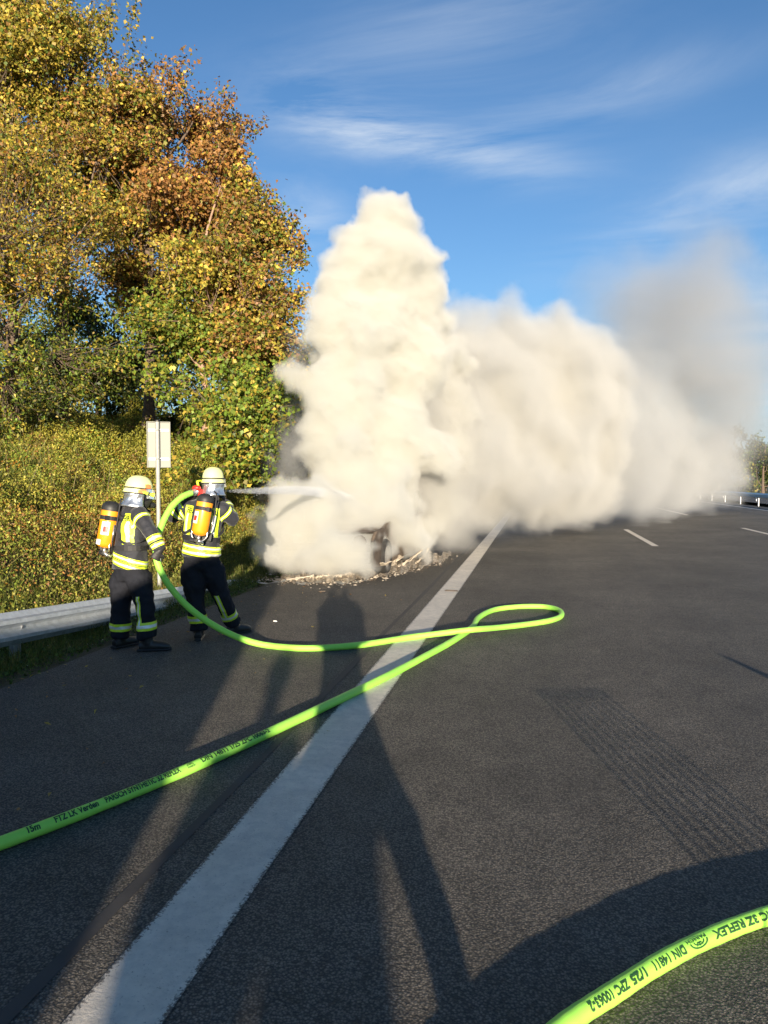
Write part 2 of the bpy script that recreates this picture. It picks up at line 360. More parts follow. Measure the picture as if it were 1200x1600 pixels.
def pick(r, n, names, wts):
    w_ = np.array(wts, float); w_ /= w_.sum(); i = r.choice(len(names), n, p=w_); c = np.array([PAL[x] for x in names])[i]
    return c * r.uniform(.62, 1.05, (n, 1)) * r.uniform(.93, 1.07, (n, 3))
def branch(mb, a, b, r0, r1, sag, rr, n=5, seg=6):
    a, b = Vector(a), Vector(b); mid = (b - a).length; off = Vector(rr.normal(size=3)) * mid * .10
    pts = [a.lerp(b, i / n) + off * math.sin(math.pi * i / n) + Vector((0, 0, -sag * mid * math.sin(math.pi * i / n))) for i in range(n + 1)]
    mb.tube(pts, [r0 + (r1 - r0) * i / n for i in range(n + 1)], seg=seg, caps=False); return pts
def tree(name, label, base, trunk_pts, r0, blobs, n_cl, per, lsize, spread, pal, shape=OVAL, seed=1, bark=None, group=None, fill=.5, k_limb=14, cat='tree', bough=1.0):
    """blobs: crown ellipsoids (centre, (rx,ry,rz), palette or None) in world space"""
    r = np.random.default_rng(seed); t = empty(name, base, label=label, cat=cat, group=group); off = -np.array(base)
    tm = MB(); tp = spline([Vector(p) - Vector(base) for p in trunk_pts], 4); nt_ = len(tp)
    tm.tube(tp, [r0 * (1 - .82 * i / (nt_ - 1)) * (1.35 if i == 0 else 1) for i in range(nt_)], seg=12, caps=False)
    vol = np.array([b[1][0] * b[1][1] * b[1][2] for b in blobs]) ** .75; vol /= vol.sum()
    which = r.choice(len(blobs), n_cl, p=vol); cs = []
    for w_ in which:
        c, rad, _ = blobs[w_]; d = r.normal(size=3); d /= np.linalg.norm(d); u = 1 - fill * r.uniform(0, 1) ** 1.6
        cs.append(np.array(c) + d * np.array(rad) * u)
    cs = np.array(cs)
    nb_ = max(10, int(n_cl / 13)); bc_ = cs[:nb_]; own = r.integers(0, nb_, n_cl); bs_ = r.uniform(.55, 1.25, nb_)[own]       # boughs: twigs gather round a few centres
    cs = bc_[own] + r.normal(size=(n_cl, 3)) * (np.array([.38, .38, .19]) * bough) * bs_[:, None]; which = which[:nb_][own]
    ctr = np.array([b[0] for b in blobs]).mean(0); td = cs - ctr; td /= np.linalg.norm(td, axis=1, keepdims=True) + 1e-6; td = td * .55 + np.array([0, 0, .55]) + r.normal(size=td.shape) * .45; td /= np.linalg.norm(td, axis=1, keepdims=True)
    tl = r.uniform(.35, .95, n_cl) * bough
    # limbs: k_limb hub points, each joined to the trunk; every cluster joined to its nearest hub
    hubs = cs[r.choice(n_cl, k_limb, replace=False)] * .6 + np.array([np.array(tp[int(nt_ * f)]) - off for f in r.uniform(.35, .95, k_limb)]) * .4
    for h in hubs:
        hl = h + off; js = [j for j in range(nt_) if tp[j].z < hl[2] - .15] or [nt_ // 3]
        j = max(js[-1] - 2, nt_ // 5); branch(tm, tp[j], hl, r0 * .32, r0 * .12, .10, r, 6, 7)
    for c in cs:
        h = hubs[np.argmin(np.linalg.norm(hubs - c, axis=1))]; branch(tm, h + off, c + off, r0 * .055, .004, .05, r, 4, 4)
    for c, d_, l_ in zip(cs, td, tl): tm.tube([c + off - d_ * l_ * .5, c + off + d_ * l_ * .5], [.007, .003], 3, caps=False)
    tm.build('trunk', bark or M_BARK, t, smooth=True)
    nleaf = n_cl * per; ci = np.repeat(np.arange(n_cl), per)
    csz = r.uniform(.65, 1.3, n_cl)[ci]
    D = r.normal(size=(nleaf, 3)) * spread * .52 * csz[:, None]
    Pp = cs[ci] + D + td[ci] * (r.uniform(-.5, .58, nleaf) * tl[ci])[:, None]
    outw = D / (np.linalg.norm(D, axis=1, keepdims=True) + 1e-6)
    Nn = r.normal(size=(nleaf, 3)) + outw * .6 + np.array([0.1, -.55, .55])
    names = [blobs[w_][2] or pal for w_ in which]
    col = np.empty((nleaf, 3)); 
    for i in range(n_cl):
        col[i * per:(i + 1) * per] = pick(r, per, *names[i]) * r.uniform(.65, 1.2)
    sz = lsize * r.uniform(.6, 1.3, nleaf)
    me = leaves_mesh('crown', Pp + off, Nn, sz, col, shape, r=r)
    link('crown', me, M_LEAF, t); return t
def B(px, py, Z, rx, rz, ry=None, pal=None):        # crown ellipsoid from a photo point, radii in photo pixels
    k = Z / FPX; return (np.array(at(px, py, Z)), (rx * k, (ry or rx) * k, rz * k), pal)
GO = (['gold', 'olive', 'brown', 'green'], [4, 5, 1, 1.8]); OR_ = (['olive', 'gold', 'orange', 'brown', 'green'], [4, 3.4, .8, 2, 2]); BR = (['rust', 'brown', 'gold', 'olive', 'green'], [5, 6, .9, 1.2, .5])
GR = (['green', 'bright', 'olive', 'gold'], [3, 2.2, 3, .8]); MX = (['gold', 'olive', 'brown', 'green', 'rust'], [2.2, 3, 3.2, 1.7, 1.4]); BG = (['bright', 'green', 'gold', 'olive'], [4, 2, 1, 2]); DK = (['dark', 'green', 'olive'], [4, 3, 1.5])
def trunk_from(pts): return [at(*p) for p in pts]
# tall golden maple at the upper left
tree('maple_tree', 'tallest tree at the upper left with yellow green and golden leaves', at(90, 640, 18.5), trunk_from([(95, 660, 18.5), (98, 480, 18.5), (105, 320, 18.6), (110, 140, 18.7), (115, 20, 18.7)]), .17,
     [B(40, 60, 18.6, 85, 70, None, GO), B(105, 110, 18.6, 70, 75, None, GO), B(40, 190, 18.3, 90, 90, None, GO), B(170, 200, 18.8, 70, 90, None, MX), B(100, 290, 18.5, 90, 80, None, OR_), B(-40, 120, 18.5, 90, 120, None, GO), B(20, 20, 18.8, 60, 50, None, MX), B(120, 25, 18.8, 26, 40, None, GO)], 980, 92, .086, .26, GO, MAPLE, 11)
# olive and orange tree nearer at the left
tree('field_maple_tree', 'orange and olive tree at the left edge with layered drooping boughs', at(20, 640, 16), trunk_from([(25, 690, 16), (18, 560, 16), (20, 420, 16.1), (10, 280, 16.2)]), .15,
     [B(30, 330, 15.9, 100, 50, None, OR_), B(110, 370, 16.0, 85, 45, None, OR_), B(10, 410, 15.6, 100, 45, None, OR_), B(110, 440, 16.2, 75, 40, None, OR_), B(40, 480, 15.6, 95, 38, None, GR), B(60, 545, 15.4, 100, 36, None, GR), B(-60, 430, 15.8, 100, 150, None, OR_), B(20, 605, 15.2, 90, 34, None, GR), B(110, 610, 16, 60, 26, None, DK), B(-30, 650, 15, 60, 30, None, GR), B(130, 580, 16.4, 55, 30, None, DK), B(0, 240, 16.4, 70, 50, None, OR_)], 800, 66, .085, .20, OR_, OVAL, 12)
# brown leaved maple in the middle
tree('maple_tree', 'rust brown leaved maple between the golden tree and the smoke', at(235, 640, 20), trunk_from([(232, 670, 20), (235, 520, 20), (232, 380, 20), (250, 230, 20), (270, 140, 20)]), .15,
     [B(255, 165, 20, 55, 45, None, BR), B(230, 240, 20, 60, 65, None, BR), B(310, 220, 20.2, 48, 50, None, BR), B(290, 310, 18.9, 85, 60, None, BR), B(345, 300, 20.3, 45, 50, None, MX), B(200, 330, 20.4, 50, 60, None, OR_), B(225, 440, 20.5, 55, 60, None, MX)], 660, 86, .088, .25, BR, MAPLE, 13)
# right maple with pale trunk
tree('maple_tree', 'maple with pale pinkish trunk and gold green leaves nearest the smoke', at(322, 675, 17.5), trunk_from([(322, 678, 17.5), (324, 620, 17.5), (314, 560, 17.5), (322, 480, 17.6), (320, 380, 17.8), (345, 290, 17.9)]), .10,
     [B(385, 335, 18.2, 45, 50, None, MX), B(360, 400, 18, 68, 50, None, MX), B(412, 405, 18.3, 32, 60, None, MX), B(330, 440, 17.8, 65, 40, None, GO), B(390, 480, 17.8, 50, 48, None, MX), B(290, 505, 17.4, 50, 30, None, GR), B(370, 535, 17.4, 55, 32, None, MX), B(365, 260, 18.4, 30, 36, None, BR), B(400, 560, 17.6, 32, 50, None, GR)], 700, 86, .088, .23, MX, MAPLE, 14, bark=M_BARKP)
# bright shrub at the foot of it
tree('maple_sapling', 'bright green broad leaved sapling drooping beside the pale trunk', at(370, 700, 15.2), trunk_from([(372, 745, 15.4), (374, 690, 15.3), (380, 620, 15.3)]), .045,
     [B(390, 610, 15.3, 36, 36, None, BG), B(382, 660, 15.0, 38, 40, None, BG), B(375, 690, 14.8, 38, 42, None, BG), B(285, 592, 15.3, 30, 18, None, BG), B(360, 722, 14.6, 38, 26, None, GR), B(385, 640, 15.2, 28, 33, None, GR)], 230, 52, .092, .18, BG, MAPLE, 15, k_limb=7)
# darker trees standing behind, closing the wood
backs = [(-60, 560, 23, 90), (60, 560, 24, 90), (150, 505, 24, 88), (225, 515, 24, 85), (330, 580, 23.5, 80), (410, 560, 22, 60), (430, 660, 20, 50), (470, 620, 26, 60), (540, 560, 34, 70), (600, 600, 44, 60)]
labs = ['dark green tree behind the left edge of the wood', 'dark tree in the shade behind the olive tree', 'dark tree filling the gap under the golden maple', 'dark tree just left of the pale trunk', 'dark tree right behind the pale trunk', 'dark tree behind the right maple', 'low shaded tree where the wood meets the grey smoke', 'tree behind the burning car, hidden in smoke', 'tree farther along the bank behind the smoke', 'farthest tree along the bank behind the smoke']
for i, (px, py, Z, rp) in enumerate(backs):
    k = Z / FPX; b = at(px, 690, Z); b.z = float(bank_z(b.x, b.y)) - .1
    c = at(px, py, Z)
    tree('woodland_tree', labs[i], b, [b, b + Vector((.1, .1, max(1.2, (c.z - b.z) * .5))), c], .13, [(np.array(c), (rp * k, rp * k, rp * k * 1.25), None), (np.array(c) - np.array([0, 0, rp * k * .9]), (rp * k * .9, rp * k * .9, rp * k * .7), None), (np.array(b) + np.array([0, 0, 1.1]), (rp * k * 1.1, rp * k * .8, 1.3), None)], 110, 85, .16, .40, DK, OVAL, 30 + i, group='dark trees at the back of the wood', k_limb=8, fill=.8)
# far trees at the right
for i, (x, y, h) in enumerate([(29, 104, 7.6), (31, 116, 8.4), (27.5, 110, 5.6), (33, 122, 9.6), (36, 128, 8), (29, 128, 7.6), (39, 134, 10.2)]):
    b = Vector((x, y, -.3)); tree('distant_tree', ['small dark tree at the far right edge behind the guardrail', 'taller dark tree at the far right behind the guardrail', 'distant tree just right of the smoke', 'distant dark tree beyond the opposite road', 'round distant tree far beyond the guardrail', 'distant tree half lost in the smoke haze', 'far right tree outside the smoke'][i], b, [b, b + Vector((0, 0, h * .5)), b + Vector((.2, 0, h * .85))], .2,
         [((x, y, h * .55), (h * .42, h * .42, h * .45), None), ((x + h * .3, y, h * .4), (h * .3, h * .3, h * .35), None)], 60, 45, .38, .5, DK, OVAL, 60 + i, group='distant trees at the right', k_limb=6, bough=2.6)

# undergrowth on the bank: thousands of small leaves and stems, countable by nobody
def undergrowth():
    r = np.random.default_rng(21)
    n = 560000
    y = 2.2 + (r.uniform(0, 1, n) ** 1.15) * 24; x = -5.15 - r.uniform(0, 1, n) ** .95 * 8.6
    P0 = np.stack([x, y, np.zeros(n)], 1)
    hump = .5 + .5 * vnoise(P0, .55, 11) ; hump2 = (.5 + .5 * vnoise(P0, 1.4, 12)) ** 1.3; hump3 = .5 + .5 * vnoise(P0, 4.5, 14)
    d = -5.15 - x
    hgt = np.clip(d / 1.6, .12, 1) * (.25 + 1.7 * hump * hump2 + .35 * hump3) * np.clip(.8 + d / 14, .5, 1.3)
    u = r.uniform(0, 1, n) ** .38
    z = bank_z(x, y) + hgt * u
    P = np.stack([x, y, z], 1) + r.normal(size=(n, 3)) * .03
    tone = .5 + .5 * vnoise(P0, .9, 15) + r.normal(size=n) * .17
    tint2 = .5 + .5 * vnoise(P0, 2.6, 16) + r.normal(size=n) * .15
    A = lambda k: np.array(PAL[k])
    yel = np.array((.43, .38, .062)); col = np.where((tone < .42)[:, None], np.array((.27, .27, .042)), np.where((tone < .72)[:, None], yel, np.array((.23, .30, .04))))
    col = np.where((tint2 > .95)[:, None], A('orange') * .7, col); col = np.where(((tint2 < .16) & (hump < .55))[:, None], A('brown') * .75, col)
    near = np.exp(-(((x + 5.9) / 1.0) ** 2 + ((y - 9.8) / 2.2) ** 2))            # dry brambles behind the right firefighter
    dry = r.uniform(0, 1, n) < near * .8; col = np.where(dry[:, None], np.where((r.uniform(0, 1, n) < .5)[:, None], A('rust') * .95, np.array((.30, .17, .07))), col)
    gl = (d < 1.3) & (r.uniform(0, 1, n) < .75 - .4 * (d > .7)); col = np.where(gl[:, None], np.array((.25, .26, .05)), col)
    col = col * r.uniform(.55, 1.35, (n, 1))
    Nn = r.normal(size=(n, 3)) + np.array([.3, -.6, .6])
    sz = r.uniform(.013, .034, n) * (1 + y / 13)
    me = leaves_mesh('undergrowth', P, Nn, sz, col, OVAL, .3, r=r)
    link('undergrowth', me, M_LEAF, kind='stuff')
    # stems and dead stalks
    n = 7000; y = 2.2 + r.uniform(0, 1, n) * 22; x = -5.2 - r.uniform(0, 1, n) ** .8 * 8; z = bank_z(x, y)
    ax = r.normal(size=(n, 3)) * .35; ax[:, 2] = 1; Nn = np.cross(ax, r.normal(size=(n, 3)))
    col = np.where((r.uniform(0, 1, n) < .5)[:, None], np.array((.16, .10, .05)), np.array((.33, .26, .10))) * r.uniform(.6, 1.2, (n, 1))
    me = leaves_mesh('stalks', np.stack([x, y, z], 1), Nn, r.uniform(.35, 1.1, n) * np.clip((-5.15 - x) / 1.5, .3, 1), col, BLADE * np.array([.12, 1]), 0, axis=ax, r=r); link('dry_stalks', me, M_LEAF, kind='stuff')
    n = 70000; y = 2.2 + r.uniform(0, 1, n) * 20; x = -5.1 - r.uniform(0, 1, n) ** 1.1 * 7.5; P0 = np.stack([x, y, np.zeros(n)], 1); kp = (.5 + .5 * vnoise(P0, .8, 51) + r.normal(size=n) * .12) > .42; x, y, P0 = x[kp], y[kp], P0[kp]; n = len(x); z = bank_z(x, y)
    ax = r.normal(size=(n, 3)) * .4; ax[:, 2] = 1; Nn = np.cross(ax, r.normal(size=(n, 3))); dd = np.clip((-5.1 - x) / 1.5, .3, 1)
    col = np.where((vnoise(P0, 1.3, 52) + r.normal(size=n) * .3 > .1)[:, None], np.array((.30, .27, .08)), np.array((.18, .22, .045))) * r.uniform(.6, 1.15, (n, 1))
    me = leaves_mesh('tall_grass', np.stack([x, y, z + .25 * dd], 1), Nn, r.uniform(.3, .85, n) * dd * (.7 + .5 * vnoise(P0, .8, 53)), col, BLADE * np.array([.16, 1]), 0, axis=ax, r=r); link('tall_grass', me, M_LEAF, kind='stuff')
    # grass: verge on both sides of the rail
    n = 90000; y = r.uniform(-1, 20, n); x = -4.02 - r.uniform(0, 1, n) ** .8 * 2.2; z = bank_z(x, y) - .01
    P0 = np.stack([x, y, np.zeros(n)], 1); cl_ = .5 + .5 * vnoise(P0, 3.0, 18); tall = np.clip((-4.05 - x) / .5, .25, 1)
    ax = r.normal(size=(n, 3)) * .45; ax[:, 2] = 1; Nn = np.cross(ax, r.normal(size=(n, 3)))
    col = np.where((r.uniform(0, 1, n) < .35 + .3 * (cl_ > .6))[:, None], np.array((.24, .22, .06)), np.array((.10, .145, .025))) * r.uniform(.5, 1.25, (n, 1))
    me = leaves_mesh('grass', np.stack([x, y, z], 1), Nn, (.05 + .20 * cl_ * r.uniform(.4, 1.3, n)) * tall, col, BLADE * np.array([.55, 1]), 0, axis=ax, r=r); link('grass', me, M_LEAF, kind='stuff')
    # low weeds, clover and tiny white flower heads
    n = 26000; y = r.uniform(0, 16, n); x = -4.1 - r.uniform(0, 1, n) ** .8 * 1.3; cl_ = .5 + .5 * vnoise(np.stack([x, y, x * 0], 1), 2.2, 19)
    z = bank_z(x, y) + r.uniform(0, .13, n) * cl_; fl = r.uniform(0, 1, n) < .012
    col = np.where(fl[:, None], np.array((.7, .7, .6)), np.array((.075, .12, .02)) * r.uniform(.5, 1.5, (n, 1)))
    me = leaves_mesh('weeds', np.stack([x, y, z + fl * .03], 1), r.normal(size=(n, 3)) + np.array([.1, -.5, .9]), np.where(fl, .014, r.uniform(.02, .05, n)), col, OVAL, .2, r=r); link('weeds', me, M_LEAF, kind='stuff')
undergrowth()
# fallen leaves on the shoulder
r_ = np.random.default_rng(5); n = 260; x = -4.0 + r_.exponential(.5, n) * r_.choice([1, 1, 2], n); y = r_.uniform(2, 16, n); keep = x < 4; x, y = x[keep], y[keep]; n = len(x)
link('fallen_leaves', leaves_mesh('fallen_leaves', np.stack([x, y, np.full(n, .012)], 1), np.stack([r_.normal(size=n) * .3, r_.normal(size=n) * .3, np.ones(n)], 1), r_.uniform(.015, .05, n), pick(r_, n, ['gold', 'brown', 'straw'], [1, 2, 1]), OVAL, .5, r=r_), M_LEAF, kind='stuff')
from mathutils.bvhtree import BVHTree
# ------------------------------------------------------------------ guardrails and sign
WP = [(-.012, 0), (.0, .012), (.030, .050), (.075, .062), (.080, .098), (.030, .125), (.006, .145), (.006, .165), (.030, .185), (.080, .212), (.075, .248), (.030, .260), (.0, .298), (-.012, .310)]
def beam(mb, path, side=1):                  # W profile swept along path (points of the rail's lower edge)
    n = len(WP); V = []
    for p in path:
        for d, z in WP: V.append((p[0] + side * d, p[1], p[2] + z))
        for d, z in reversed(WP): V.append((p[0] + side * (d - .004), p[1], p[2] + z))
    k = 2 * n
    F = [(i * k + j, i * k + (j + 1) % k, (i + 1) * k + (j + 1) % k, (i + 1) * k + j) for i in range(len(path) - 1) for j in range(k)]
    F += [tuple(range(k)), tuple((len(path) - 1) * k + j for j in reversed(range(k)))]; mb.add(V, F)
def rail_top(y): return float(np.interp(y, [-10, 0.4, 2.0, 10.6, 13.0], [.75, .75, .67, .04, -.22]))
gr = empty('guardrail', (-4.7, 6, -.1), label='galvanised guardrail on the left verge ramping down into the ground behind the firefighters', cat='guardrail')
ys = [-8, -4, 0, 4, 8, 12.6]
for a, b in zip(ys[:-1], ys[1:]):
    m_ = MB(); pts = [(0 + (.006 if a in (-4, 4, 12) else 0), y - 6, rail_top(y) - .31 + .1) for y in np.linspace(a - .16, b, 14)]; beam(m_, pts)
    m_.build('rail_beam', M_GALV, gr, smooth=False, bevel=.0)
for y in (-6, -2, 2, 4, 6, 8, 10):
    t_ = rail_top(y); m_ = MB(); h = t_ + .45; m_.box((-.07, y - 6, t_ - h / 2 + .1 - .03), (.055, .10, h)); m_.box((-.02, y - 6, t_ - .155 + .1), (.05, .09, .06)); m_.build('post', M_GALVD, gr, bevel=.006)
    for zz_ in (.155,):
        m_ = MB(); m_.lathe([(.0, .012), (.016, .010), (.018, 0), (.018, -.02)], (.012, y - 6, t_ - zz_ + .1), Matrix.Rotation(R(90), 3, 'Y'), 10); m_.build('bolt', M_GALVD, gr)
g2 = empty('guardrail', (13.1, 45, 0), label='distant guardrail on posts along the far right side of the road', cat='guardrail')
m_ = MB(); beam(m_, [(0, y, .47) for y in np.linspace(-47, 250, 60)], -1); m_.build('rail_beam', M_GALV, g2)
M_WHITEP = mat('white_plastic', (.72, .72, .70), .5, noise=(9, .1)); M_BLACKP = mat('black_plastic', (.02, .02, .02), .5, noise=(20, .3))
for i in range(34):
    y = -16 + i * 4; m_ = MB(); m_.box((.06, y - 45, .34), (.05, .10, .80)); m_.build('post', M_GALVD, g2)
    if i % 2 == 0: m_ = MB(); m_.box((-.07, y - 45, .42), (.03, .11, .26)); m_.build('reflector', M_WHITEP, g2)
# road sign seen from behind
M_ALU = mat('sign_aluminium', (.22, .225, .20), .6, .2, noise=(12, .15)); M_POST = mat('post_steel', (.34, .34, .31), .6, .2, noise=(10, .15))
sb = at(249, 900, 10.9); sgn = empty('road_sign', (sb.x, sb.y, float(bank_z(sb.x, sb.y))), rz=YAW + R(14), label='small upright rectangular road sign seen from behind on a pale post', cat='road sign')
k_ = 10.9 / FPX; z0 = sgn.location.z; ztop = at(250, 660, 10.9).z - z0; zbot = at(250, 730, 10.9).z - z0; xc = 1.5 * k_; hw = 17 * k_
m_ = MB(); m_.tube([(0, 0, -.3), (0, 0, ztop + .02)], .030, 16); m_.build('post', M_POST, sgn, smooth=False)
m_ = MB(); m_.lathe([(.0, .012), (.025, .008), (.034, 0), (.034, -.02)], (0, 0, ztop + .022), None, 14); m_.build('post_cap', M_BLACKP, sgn)
m_ = MB(); m_.box((xc, .045, (ztop + zbot) / 2), (hw * 2, .006, ztop - zbot)); m_.build('panel', M_ALU, sgn, bevel=.002)
m_ = MB(); e = .012
for sx_ in (-1, 1): m_.box((xc + sx_ * hw, .034, (ztop + zbot) / 2), (e, .028, ztop - zbot + .012))
for zt in (ztop, zbot): m_.box((xc, .0338, zt), (hw * 2 - e - .002, .027, e))
m_.build('edge_frame', M_ALU, sgn, bevel=.002)
for zt in (ztop - .12, zbot + .12):
    m_ = MB(); m_.box((xc, .037, zt), (hw * 2 - .03, .010, .035)); m_.tube([(-.036, -.01, zt), (-.03, -.028, zt), (0, -.038, zt), (.03, -.028, zt), (.036, -.01, zt), (.036, .035, zt)], .006, 6); m_.build('bracket', M_GALVD, sgn)

# ------------------------------------------------------------------ hoses
def hose_material():
    m = bpy.data.materials.new('lime_hose'); m.use_nodes = True; q = NB(m)
    co = q.n('ShaderNodeTexCoord').outputs['Object']; big = q.noise(2.5, 4, .6, co); dirt = q.noise(7, 6, .7, co)
    c = q.mix(q.ramp(big, .35, .65), (.31, .74, .09), (.38, .80, .10)); c = q.mix(q.ramp(dirt, .62, .80, 0, .5), c, (.10, .20, .04)); q.l(c, q.b.inputs['Base Color'])
    q.b.inputs['Roughness'].default_value = .42; q.b.inputs['Specular IOR Level'].default_value = .4
    a = q.n('ShaderNodeAttribute', attribute_name='hose_uv'); s = q.n('ShaderNodeSeparateXYZ'); q.l(a.outputs['Vector'], s.inputs[0])
    h = q.math('MULTIPLY', q.math('SINE', q.math('MULTIPLY', s.outputs[0], 1100)), q.math('SINE', q.math('MULTIPLY', s.outputs[1], 42)))
    bp = q.n('ShaderNodeBump'); bp.inputs['Strength'].default_value = .35; bp.inputs['Distance'].default_value = .0015; q.l(q.math('ADD', h, q.math('MULTIPLY', dirt, 2)), bp.inputs['Height']); q.l(bp.outputs[0], q.b.inputs['Normal']); return m
M_HOSE = hose_material(); M_INK = mat('dark_green_print', (.02, .07, .02), .6, noise=(90, .5))
HR = .0305
def hose(name, pts, label):
    P = spline(pts, 14); seg = 20
    mb = MB(); rr = [HR * (1 + .018 * math.sin(i * .37) + .012 * math.sin(i * 1.3)) for i in range(len(P))]; mb.tube(P, rr, seg); me = mb.mesh(name)
    L_ = [0.0]
    for i in range(1, len(P)): L_.append(L_[-1] + (P[i] - P[i - 1]).length)
    a = me.attributes.new('hose_uv', 'FLOAT_VECTOR', 'POINT'); uv = np.zeros((len(P) * seg, 3), np.float32)
    uv[:, 0] = np.repeat(L_, seg); uv[:, 1] = np.tile(np.arange(seg) / seg, len(P)) ; a.data.foreach_set('vector', uv.ravel())
    return link(name, me, M_HOSE, smooth=True, label=label, cat='fire hose'), P, L_
def text_mesh(txt, size, bold=0.0, sub=3):
    c = bpy.data.curves.new('t', 'FONT'); c.body = txt; c.size = size; c.resolution_u = sub; c.offset = bold
    o = bpy.data.objects.new('t', c); COL.objects.link(o); bpy.context.view_layer.update(); me = bpy.data.meshes.new_from_object(o.evaluated_get(bpy.context.evaluated_depsgraph_get())); bpy.data.objects.remove(o)
    bm = bmesh.new(); bm.from_mesh(me); bmesh.ops.triangulate(bm, faces=bm.faces[:])
    for _ in range(2):
        es = [e for e in bm.edges if e.calc_length() > size * .30]
        if es: bmesh.ops.subdivide_edges(bm, edges=es, cuts=1); bmesh.ops.triangulate(bm, faces=[f for f in bm.faces if len(f.verts) > 3])
    bm.to_mesh(me); bm.free(); return me
def nearest_s(P, L_, px, py):                # arc length where the hose passes a photo pixel
    best = min(range(len(P)), key=lambda i: (lambda v: ((v @ RT) / (v @ FW) * FPX + 600 - px) ** 2 + (800 - (v @ UP) / (v @ FW) * FPX - py) ** 2)(P[i] - CP)); return L_[best]
def hose_point(P, L_, s):
    i = int(np.clip(np.searchsorted(L_, s) - 1, 0, len(P) - 2)); f = (s - L_[i]) / (L_[i + 1] - L_[i]); return P[i].lerp(P[i + 1], f), (P[i + 1] - P[i]).normalized()
def hose_print(parent, P, L_, s0, s1, txt, flip=False, size=.041, tilt=0.0, me=None):
    """prints txt between arc lengths s0 and s1 on the side of the hose that faces up and to the road's near side"""
    me = me or text_mesh(txt, size, .0014); n = len(me.vertices); co = np.empty(n * 3); me.vertices.foreach_get('co', co); co = co.reshape(-1, 3)
    x = co[:, 0] / co[:, 0].max(); y = co[:, 1] - (co[:, 1].max() + co[:, 1].min()) / 2; new = []
    for i in range(n):
        s = s0 + (s1 - s0) * x[i]; c, t = hose_point(P, L_, s)
        nn = (Vector((0, -.86, .50) if not flip else (.1, -.78, .62))); nn = (nn - t * nn.dot(t)).normalized(); b = nn.cross(t) * (-1)
        if b.z < 0: b = -b
        ph = (y[i] * (-1 if flip else 1)) / HR + tilt; new.append(c + (nn * math.cos(ph) + b * math.sin(ph)) * (HR * 1.035 + .0008))
    me.vertices.foreach_set('co', np.array(new, dtype=np.float32).ravel()); me.update()
    return link('printed_words', me, M_INK, parent)
def logo_mesh(size):
    mb = MB(); n = 14
    for r0, r1 in ((.50, .42), (.30, .24)):
        V = [(math.cos(math.pi * i / n) * r * size + size * .5, math.sin(math.pi * i / n) * r * size + .30 * size, 0) for i in range(n + 1) for r in (r0, r1)]
        mb.add(V, [(2 * i, 2 * i + 1, 2 * i + 3, 2 * i + 2) for i in range(n)])
    for a in (60, 90, 120): ca, sa = math.cos(R(a)), math.sin(R(a)); mb.add([(size * .5 + ca * size * .12 - .05 * size, .30 * size + sa * .08 * size, 0), (size * .5 + ca * size * .12 + .05 * size, .30 * size + sa * .08 * size, 0), (size * .5 + ca * size * .42, .30 * size + sa * .42 * size, 0)], [(0, 1, 2)])
    me = mb.mesh(); t = text_mesh('PARSCH', size * .30, .0004); bm = bmesh.new(); bm.from_mesh(me); bm.from_mesh(t); bm.to_mesh(me); bm.free(); return me
g_ = lambda x, y, z=HR: gnd(x, y, z)
main_pts = [g_(-160, 1365), g_(-60, 1338), g_(0, 1318), g_(150, 1261), g_(300, 1199), g_(450, 1131), g_(600, 1059), g_(665, 1025), g_(710, 1000), g_(738, 980), g_(748, 965), g_(772, 953), g_(810, 948), g_(850, 948), g_(874, 954), g_(876, 963), g_(858, 970),
            g_(820, 976), g_(775, 981, HR * 1.6), g_(738, 984, HR * 3.0), g_(695, 989, HR * 1.8), g_(640, 996), g_(560, 1008), g_(480, 1013), at(415, 1008, 6.98), at(372, 996, 6.93), at(332, 976, 6.90), at(296, 950, 6.85), at(268, 920, 6.80), at(251, 892, 6.77), at(244, 868, 6.76), at(246, 842, 6.82), at(255, 815, 6.92), at(268, 792, 7.02), at(284, 777, 7.12), at(299, 770, 7.22)]
H1, P1, L1 = hose('fire_hose', main_pts, 'lime green fire hose from the lower left looping over the white line to the nozzle')
near_pts = [g_(700, 1790), g_(780, 1700), g_(838, 1640), g_(895, 1592), g_(958, 1551), g_(1028, 1506), g_(1097, 1470), g_(1168, 1441), g_(1240, 1420), g_(1340, 1400), g_(1480, 1392), g_(1640, 1400)]
H2, P2, L2 = hose('fire_hose', near_pts, 'bright lime green hose arching across the lower right corner')
for a, b, t_ in (((38, 1305), (64, 1296), '15m'), ((78, 1288), (146, 1263), 'FTZ LK Verden'), ((158, 1258), (280, 1208), 'PARSCH SYNTHETIC 3Z REFLEX'), ((309, 1196), (420, 1145), 'DIN 14811 1/25 ZPC 10063-2')):
    hose_print(H1, P1, L1, nearest_s(P1, L1, *a), nearest_s(P1, L1, *b), t_)
hose_print(H1, P1, L1, nearest_s(P1, L1, 286, 1205), nearest_s(P1, L1, 303, 1198), '', me=logo_mesh(.036))
for a, b, t_ in (((1262, 1415), (1108, 1466), 'SYNTHETIC 3Z REFLEX'), ((1062, 1488), (1010, 1515), 'DIN 14811'), ((1003, 1519), (978, 1535), '1/25'), ((972, 1540), (912, 1580), 'ZPC 10063-2')):
    hose_print(H2, P2, L2, nearest_s(P2, L2, *a), nearest_s(P2, L2, *b), t_, True, .033)
hose_print(H2, P2, L2, nearest_s(P2, L2, 1098, 1470), nearest_s(P2, L2, 1070, 1484), '', True, me=logo_mesh(.040))

